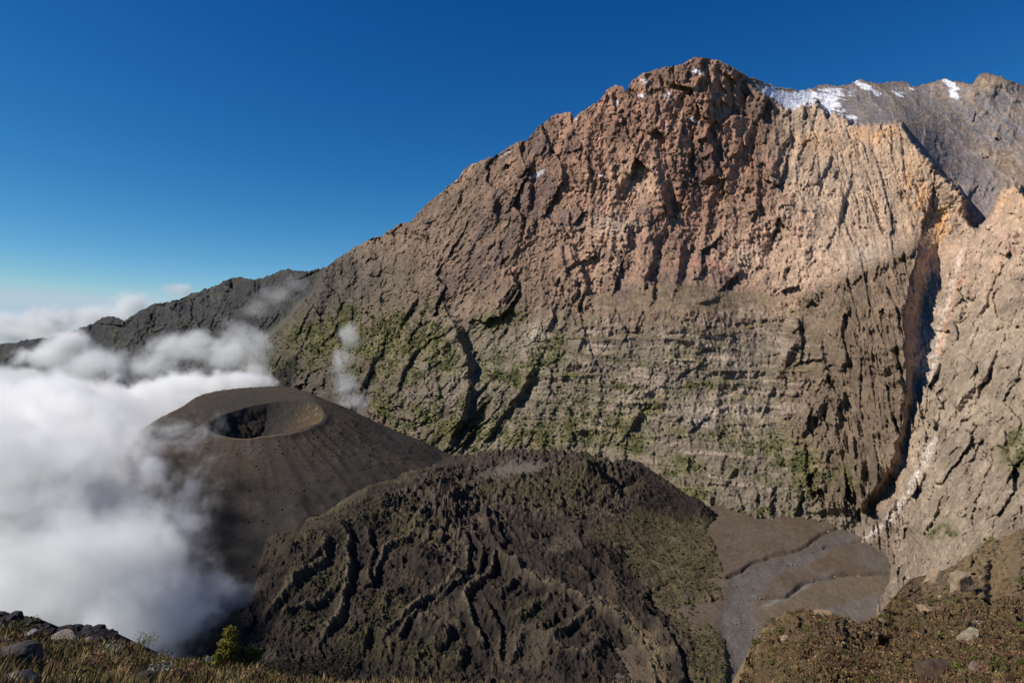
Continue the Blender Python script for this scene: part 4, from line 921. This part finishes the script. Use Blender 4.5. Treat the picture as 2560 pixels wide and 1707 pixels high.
# dark clinker rim on the left, running away from the viewer so that its lit side is hidden
rim = empty("lava_outcrop", pix(130, 1570, 27)); tag(rim, "long dark jagged lava rim on the left slope crest", "rock")
r = np.random.default_rng(77)
rk = [rock_mesh("block", 500 + i, (52, 46, 46), 3, 13, (1, 1, 0.9), 0.16) for i in range(7)]
RT = [(-80,1505),(0,1530),(40,1532),(88,1540),(95,1548),(150,1566),(172,1560),(205,1562),(255,1562),(290,1580),(322,1602)]
RB = [(-80,1560),(0,1562),(60,1568),(140,1590),(200,1606),(260,1606),(322,1608)]
ru = np.linspace(-110, 326, 150); rt_ = np.interp(ru, *np.array(RT).T) + 3; rb_ = np.interp(ru, *np.array(RB).T) + 18
tq = np.linspace(0, 1, 26)[:, None]
UU = np.repeat(ru[None], 26, 0); VV = rt_[None] + tq * (rb_ - rt_)[None]
ff, _ = facets(UU / 11, VV / 11, 41); f2_, _ = facets(UU / 5, VV / 5, 42)
P = ray(UU, VV + ff * 5 * (1 - tq), 29.0 - UU * 0.004 - tq * 2.2 + ff * 0.5 + f2_ * 0.2)
P = np.concatenate([np.stack([P[0] + np.array([0, 0.5, -0.35]) * k_ * k_ for k_ in (3, 2, 1)]), P]) - np.array(pix(130, 1570, 27))
cc = np.zeros(P.shape, f32) + lin((44, 39, 40)); cc = cc * (1 + 0.5 * fbm(P[..., 0] * 3, P[..., 2] * 3, 3, seed=43))[..., None]
body = grid_mesh("ledge", P, cc, m_stone, parent=rim, smooth=False)
for i in range(170):
    u = r.uniform(-90, 320); tv = np.interp(u, *np.array(RT).T); bv = np.interp(u, *np.array(RB).T) + 10
    f_ = r.uniform(0.0, 1) ** 1.2; v = tv + 6 + (bv - tv) * f_; Y0 = 28.6 - u * 0.004 - f_ * 2.3
    o = bpy.data.objects.new("block", rk[i % 7]); COL.objects.link(o); o.parent = rim
    p = np.array(pix(u, v, Y0)) - np.array(pix(130, 1570, 27)); s_ = r.uniform(0.09, 0.26)
    o.location = p; o.scale = (s_ * 1.5, s_, s_ * 0.9); o.rotation_euler = (r.uniform(-.5, .5), r.uniform(-.5, .5), r.uniform(0, 6.28))
# boulders in the near grass
for i, (u, v, s, base, lab) in enumerate([(6,1606,0.16,(190,182,170),"small pale stone at the left picture edge"),(160,1604,0.30,(140,128,116),"biggest grey boulder just under the dark rim"),(78,1596,0.16,(120,116,112),"grey stone left of the biggest boulder under the rim"),(215,1604,0.2,(150,128,112),"pinkish stone right of the biggest boulder"),
        (48,1665,0.34,(70,64,60),"dark boulder near the bottom left corner"),(50,1700,0.26,(96,92,88),"grey slab with a bright top edge in the bottom left corner"),(180,1618,0.14,(150,126,118),"little pink stone below the biggest boulder"),(120,1650,0.12,(120,112,106),"small grey stone in the middle of the left grass"),(350,1695,0.2,(64,56,52),"dark stone on the bottom edge under the grey bush")]):
    o = link("boulder", rock_mesh("boulder", 540 + i, base, 3, 12, (1.2, 1, 0.85)))
    o.location = on_hill(u, v, s * 0.5); o.scale = (s * 1.3, s * 1.3, s * 1.3); o.rotation_euler = (0, 0, i * 1.3); tag(o, lab, "boulder", "boulders on the near grassy slope")

# ------------------------------------------------------------------ rocky spur at the lower right
SP = [((1840,1720),140),((1853,1695),150),((1875,1631),160),((1909,1568),166),((1943,1538),170),((1985,1525),167),((2070,1529),160),((2113,1542),156),((2176,1542),158),((2220,1515),172),((2256,1466),190),((2295,1442),212),((2368,1423),236),((2453,1364),280),((2560,1321),315),((2760,1270),330),
 ((2000,1650),112),((2100,1600),122),((2100,1707),95),((2300,1600),122),((2300,1707),86),((2500,1520),150),((2560,1707),70),((2450,1700),76),((2560,1440),200),((2400,1500),160),((2760,1500),120),((2760,1760),55),((1950,1760),95),((2300,1800),70)]
spf = tps([p for p, _ in SP], [math.log(d) for _, d in SP], 1e-4)
ST = np.array([(1830,1765),(1842,1720),(1853,1690),(1875,1628),(1890,1590),(1909,1566),(1925,1548),(1943,1536),(1960,1532),(1985,1523),(2030,1524),(2070,1528),(2113,1541),(2150,1546),(2176,1541),(2200,1532),(2220,1512),(2238,1488),(2256,1464),(2275,1448),(2295,1440),(2320,1436),(2368,1421),(2410,1395),(2453,1362),(2500,1345),(2560,1319),(2760,1268)], float)
su = np.arange(1832, 2760, 2.2); sv0 = np.interp(su, ST[:, 0], ST[:, 1]) + fbm(su / 22, su * 0, 4, 0.6, seed=331) * 8
tt = np.linspace(0, 1, 260)[:, None] ** 1.15
U = np.repeat(su[None], 260, 0); V = sv0[None] + tt * (1800 - sv0)[None]
def spur_pt(u, v, det=True):
    u = np.asarray(u, float); v = np.asarray(v, float)
    p = ray(u, v, np.exp(spf(u, v)))
    x, y = p[..., 0], p[..., 1]
    k_ = np.clip(y / 130, 0.5, 1.6)
    hh = fbm(u / 130, v / 90, 4, 0.55, seed=341) * 2.4
    f1, _ = facets(u / 46 + fbm(u / 30, v / 30, 2, seed=344) * .5, v / 30, 21); f2, _ = facets(u / 17, v / 12, 22)
    rk_ = sstep(0.1, 0.45, fbm(u / 90, v / 60, 3, seed=343)) + sstep(2230, 2330, u) * sstep(1560, 1480, v)
    hh = hh + (f1 * 2.4 + f2 * 1.0) * np.clip(0.4 + rk_, 0, 1.2) * k_ + fbm(u / 14, v / 10, 4, 0.6, seed=342) * 1.3 * k_
    rib_ = np.exp(-((u - 2535 + (v - 1400) * 0.1) / 26) ** 2) * sstep(1560, 1440, v)
    hh = hh + rib_ * 8 - np.exp(-((u - 2478 + (v - 1450) * 0.05) / 10) ** 2) * sstep(1390, 1420, v) * sstep(1520, 1490, v) * 9
    ob = sstep(1480, 1560, v)
    q_ = ray(u, v, y - np.clip(hh * (1.4 - 0.6 * ob), -9, 9) + 0.5); q_[..., 2] += hh * 0.6 * ob - 0.3 * ob
    return q_
P = spur_pt(U, V)
x, y = P[..., 0], P[..., 1]
n1 = fbm(x / 7, y / 7, 4, seed=351); n2 = fbm(x / 1.3, y / 1.3, 3, 0.7, seed=352)
c = np.zeros(P.shape, f32) + lin((104, 84, 60))
c = mix(c, lin((146, 122, 90)), sstep(2250, 2350, U + 30 * n1) * sstep(1560, 1470, V))
c = mix(c, lin((150, 120, 86)), np.exp(-((V - np.interp(U, ST[:, 0], ST[:, 1])) / 26) ** 2) * sstep(-0.3, 0.2, n1) * 0.7)
c = mix(c, lin((150, 124, 92)), sstep(1905, 1860, U - 30 * n1 + (V - 1640) * 0.35) * 0.9)
c = mix(c, lin((82, 78, 40)), sstep(0.0, 0.4, n1 + 0.5 * n2) * 0.65)
c = mix(c, lin((134, 92, 66)), sstep(0.25, 0.5, n2 - n1 * 0.4) * 0.5)
c = c * (1 + 0.25 * n1 + 0.35 * n2)[..., None] * 0.68
Pb = np.stack([P[0] + np.array([0, 1, -1.1]) * k * k * 1.6 for k in range(6, 0, -1)], 0)
P = np.concatenate([Pb, P]); c = np.concatenate([np.repeat(c[:1], 6, 0), c])
m_spur = ground_mat("spur_ground", 0.9, 1.6, 0.8, 0.3, lo=0.65, hi=1.35)
spur = grid_mesh("rocky_spur", P[::-1], c[::-1], m_spur)
tag(spur, "brown scrubby rock spur in the lower right corner", "hillside", kind="structure")

shr = []
for i, pal_ in enumerate([BR, OL, RU, [(120,100,64),(98,84,52),(140,118,76)], [(84,84,38),(66,70,32)], BR]):
    r = np.random.default_rng(600 + i)
    lobes = [(0, 0, 0.35, 0.6, 0.6, 0.45)] + [(r.uniform(-.45, .45), r.uniform(-.45, .45), r.uniform(.2, .7), .35, .35, .3) for _ in range(5)]
    shr.append(leaf_mesh("shrub", 600 + i, lobes, 230, 0.12, pal_))
r = np.random.default_rng(61); cnt = 0; tries = 0
while cnt < 290 and tries < 6000:
    tries += 1
    u = r.uniform(1850, 2575); v = r.uniform(1440, 1712)
    if v < np.interp(u, ST[:, 0], ST[:, 1]) + 2: continue
    if v < 1500 and r.uniform() > 0.25: continue
    p = spur_pt(np.array([u]), np.array([v]))[0]
    o = bpy.data.objects.new("shrub", shr[r.integers(0, 6)]); COL.objects.link(o)
    s_ = r.uniform(0.6, 1.35) * (1.25 if r.uniform() < 0.15 else 1) * (0.75 + p[1] / 500)
    o.location = p + np.array([0, 0, -0.1]); o.scale = (s_, s_, s_ * r.uniform(0.7, 1.1)); o.rotation_euler = (0, 0, r.uniform(0, 6.28))
    tag(o, "small dry shrub among the scrub on the lower right spur", "shrub", "shrubs on the lower right spur"); cnt += 1
rks = [rock_mesh("rock", 640 + i, b_, 3, 12, (1.1, 1, 0.8), 0.08) for i, b_ in enumerate([(130,114,94),(116,99,82),(104,90,76),(138,122,102)])]
for i in range(70):
    u = r.uniform(1880, 2575); v = np.interp(u, ST[:, 0], ST[:, 1]) + r.uniform(3, 200) * r.uniform(0.2, 1)
    if v > 1712: continue
    p = spur_pt(np.array([u]), np.array([v]))[0]
    o = bpy.data.objects.new("rock", rks[i % 4]); COL.objects.link(o); s_ = r.uniform(0.25, 0.75)
    o.location = p; o.scale = (s_, s_, s_); o.rotation_euler = tuple(r.uniform(0, 6.28, 3))
    tag(o, "small tan rock among the shrubs on the lower right spur", "rock", "small rocks on the lower right spur")
for i, (u, v, s, sq, base, lab) in enumerate([(2425,1592,2.6,(1,1,.9),(136,124,102),"rounded pale boulder standing alone on the lower right spur"),(2338,1462,5.2,(.7,.8,.8),(138,118,96),"left one of two tan rock towers on the spur ridge"),(2402,1472,5.4,(.9,.8,.9),(134,116,94),"right one of two tan rock towers on the spur ridge"),
        (2335,1688,1.9,(1.3,1,1.25),(74,60,50),"dark slanting boulder at the bottom edge of the spur"),(2315,1530,2.2,(1,1,.8),(128,106,86),"brown boulder in the middle of the spur"),(2058,1532,2.0,(1.3,1,.6),(136,114,90),"flat tan boulder on the left crest of the spur"),(2445,1556,1.3,(1.2,1,.7),(140,122,104),"tan stone above the pale lone boulder"),
        (1965,1590,1.6,(1,1,.8),(150,126,104),"light stone on the left end of the spur"),(2440,1672,1.5,(1,1,.9),(118,100,84),"brown stone right of the dark slanting boulder")]):
    o = link("boulder", rock_mesh("boulder", 660 + i, base, 4, 14, sq, 0.1))
    p = spur_pt(np.array([float(u)]), np.array([float(v)]))[0]
    o.location = p + np.array([0, 0, s * (0.45 if i == 3 else 0.05)]); o.scale = (s, s, s); o.rotation_euler = (0, 0.3 if i == 3 else 0, i * 1.7); tag(o, lab, "boulder", "boulders on the lower right spur")

SPUR_N = 5200
sq_u = r.uniform(1850, 2640, SPUR_N); sq_v = np.interp(sq_u, ST[:, 0], ST[:, 1]) + 2 + r.uniform(0, 1, SPUR_N) ** 0.8 * 300
km = (sq_v < 1730) & (fbm(sq_u / 60, sq_v / 40, 3, seed=381) + 0.35 * (sq_v > 1500) > r.uniform(-0.25, 0.25, SPUR_N))
spur_pts = spur_pt(sq_u[km], sq_v[km])
# ------------------------------------------------------------------ scrub dotted over the cone and the lava: too small to pick apart
V0, F0 = ICO1
def scrub(name, pts, sizes, cols, label):
    n = len(pts); jit = rng.uniform(0.7, 1.3, (n, len(V0), 1))
    Vv = (V0[None] * jit * sizes[:, None, None] * np.array([1, 1, 0.75]) + pts[:, None]).reshape(-1, 3)
    Fv = (F0[None] + (np.arange(n) * len(V0))[:, None, None]).reshape(-1, 3)
    me = bpy.data.meshes.new(name); raw_mesh(me, Vv, Fv, False)
    cv_ = np.repeat(cols, len(V0), 0) * rng.uniform(0.75, 1.25, (n * len(V0), 1)); set_col(me, cv_)
    return tag(link(name, me, m_leaf), label, "scrub", kind="stuff")
rr_, th_, zz_ = CONE
n = 5200
ri = rng.integers(120, len(rr_) - 1, n); ti = rng.integers(0, len(th_), n)
cx_, cy_ = AX + rr_[ri] * np.cos(th_[ti]), AY + rr_[ri] * np.sin(th_[ti]); cz_ = zz_[ri, ti]
dn = fbm(cx_ / 60, cy_ / 60, 3, seed=371) + 0.5 * sstep(-420, -330, cx_) * sstep(1500, 1300, cy_)
keep = (dn > rng.uniform(-0.15, 0.35, n)) & (np.hypot(cx_ + 501, cy_ - 1392) > 128)
pts = np.stack([cx_, cy_, cz_ + 0.3], 1)[keep]
g1 = np.array([lin((72, 68, 36)), lin((58, 56, 32)), lin((88, 80, 44))])
scrub("scrub", pts, rng.uniform(0.45, 1.55, len(pts)) ** 1.8 + 0.3, g1[rng.integers(0, 3, len(pts))] * 0.8, "low dark scrub dotted over the ash cone")
n = 9000
gi = rng.integers(8, LAVA_P.shape[0] - 2, n * 3); gj = rng.integers(2, LAVA_P.shape[1] - 2, n * 3)
kp = (LAVA_G[gi, gj] * (0.55 + 1.1 * fbm(LAVA_P[gi, gj, 0] / 35, LAVA_P[gi, gj, 1] / 35, 3, seed=391)) > rng.uniform(0.15, 0.9, n * 3)) & (LAVA_U[gi, gj] > 640)
pts = LAVA_P[gi, gj][kp][:n]
g2 = np.array([lin((92, 86, 44)), lin((70, 70, 36)), lin((108, 100, 54)), lin((60, 58, 32))])
scrub("heath_scrub", pts + [0, 0, 0.5], rng.uniform(0.45, 1.7, len(pts)) ** 1.6 + 0.4, g2[rng.integers(0, 4, len(pts))] * 0.8, "olive heath scrub covering the lava between the flows and the wash")
g3 = np.array([lin(p) for p in [(108,86,58),(92,72,48),(92,82,50),(134,110,76),(74,60,42),(104,84,60)]])
n = len(spur_pts); kk = 9                                   # nine leaf faces to a tussock
cpt = np.repeat(spur_pts, kk, 0) + rng.normal(0, 1, (n * kk, 3)) * np.array([0.28, 0.28, 0.13]) + [0, 0, 0.12]
d1 = rng.normal(size=(n * kk, 3)); d1[:, 2] = np.abs(d1[:, 2]) + 0.6; d1 /= np.linalg.norm(d1, axis=1)[:, None]; d2 = np.cross(d1, rng.normal(size=(n * kk, 3))); d2 /= np.linalg.norm(d2, axis=1)[:, None]
sz = rng.uniform(0.12, 0.34, (n * kk, 1))
Vv = np.stack([cpt - d2 * sz * 0.5, cpt + d2 * sz * 0.5, cpt + d1 * sz * 1.3], 1).reshape(-1, 3)
me = bpy.data.meshes.new("tussocks"); raw_mesh(me, Vv, np.arange(len(Vv)).reshape(-1, 3), False)
set_col(me, np.repeat(np.repeat(g3[rng.integers(0, 6, n)], kk, 0) * rng.uniform(0.7, 1.3, (n * kk, 1)), 3, 0))
tag(link("tussocks", me, m_leaf), "low dry tussocks carpeting the lower right spur", "grass", kind="stuff")
# loose stones on the wash
n = 380
fu_ = rng.uniform(1800, 2220, n); fv_ = rng.uniform(1300, 1700, n); dd_ = floor_depth(fv_); pp = ray(fu_, fv_, dd_)
g4 = np.array([lin(p) for p in [(128,120,112),(104,95,86),(84,74,66),(140,134,126)]])
scrub("loose_stones", pp + [0, 0, -1.5], rng.uniform(0.3, 1.0, n) ** 2.2 * 1.8 + 0.2, g4[rng.integers(0, 4, n)], "loose stones strewn over the grey wash")
# bushes rooted on the benches and in the gullies of the wall
n = 60000
wi = rng.integers(4, WALL_P.shape[0] - 4, n); wj = rng.integers(4, WALL_P.shape[1] - 4, n)
kp = WALL_G[wi, wj] > rng.uniform(0.35, 1.0, n)
pts = WALL_P[wi, wj][kp][:13000]
g5 = np.array([lin(p) for p in [(96,96,46),(74,80,38),(112,106,54),(60,66,34)]])
scrub("wall_scrub", pts + [0, -0.8, 0.8], (rng.uniform(0.5, 1.6, len(pts)) ** 1.7 * 1.5 + 0.6) * np.clip(pts[:, 1] / 1700, 0.7, 1.5), g5[rng.integers(0, 4, len(pts))] * 0.85, "green bushes rooted on the benches and gullies of the great wall")
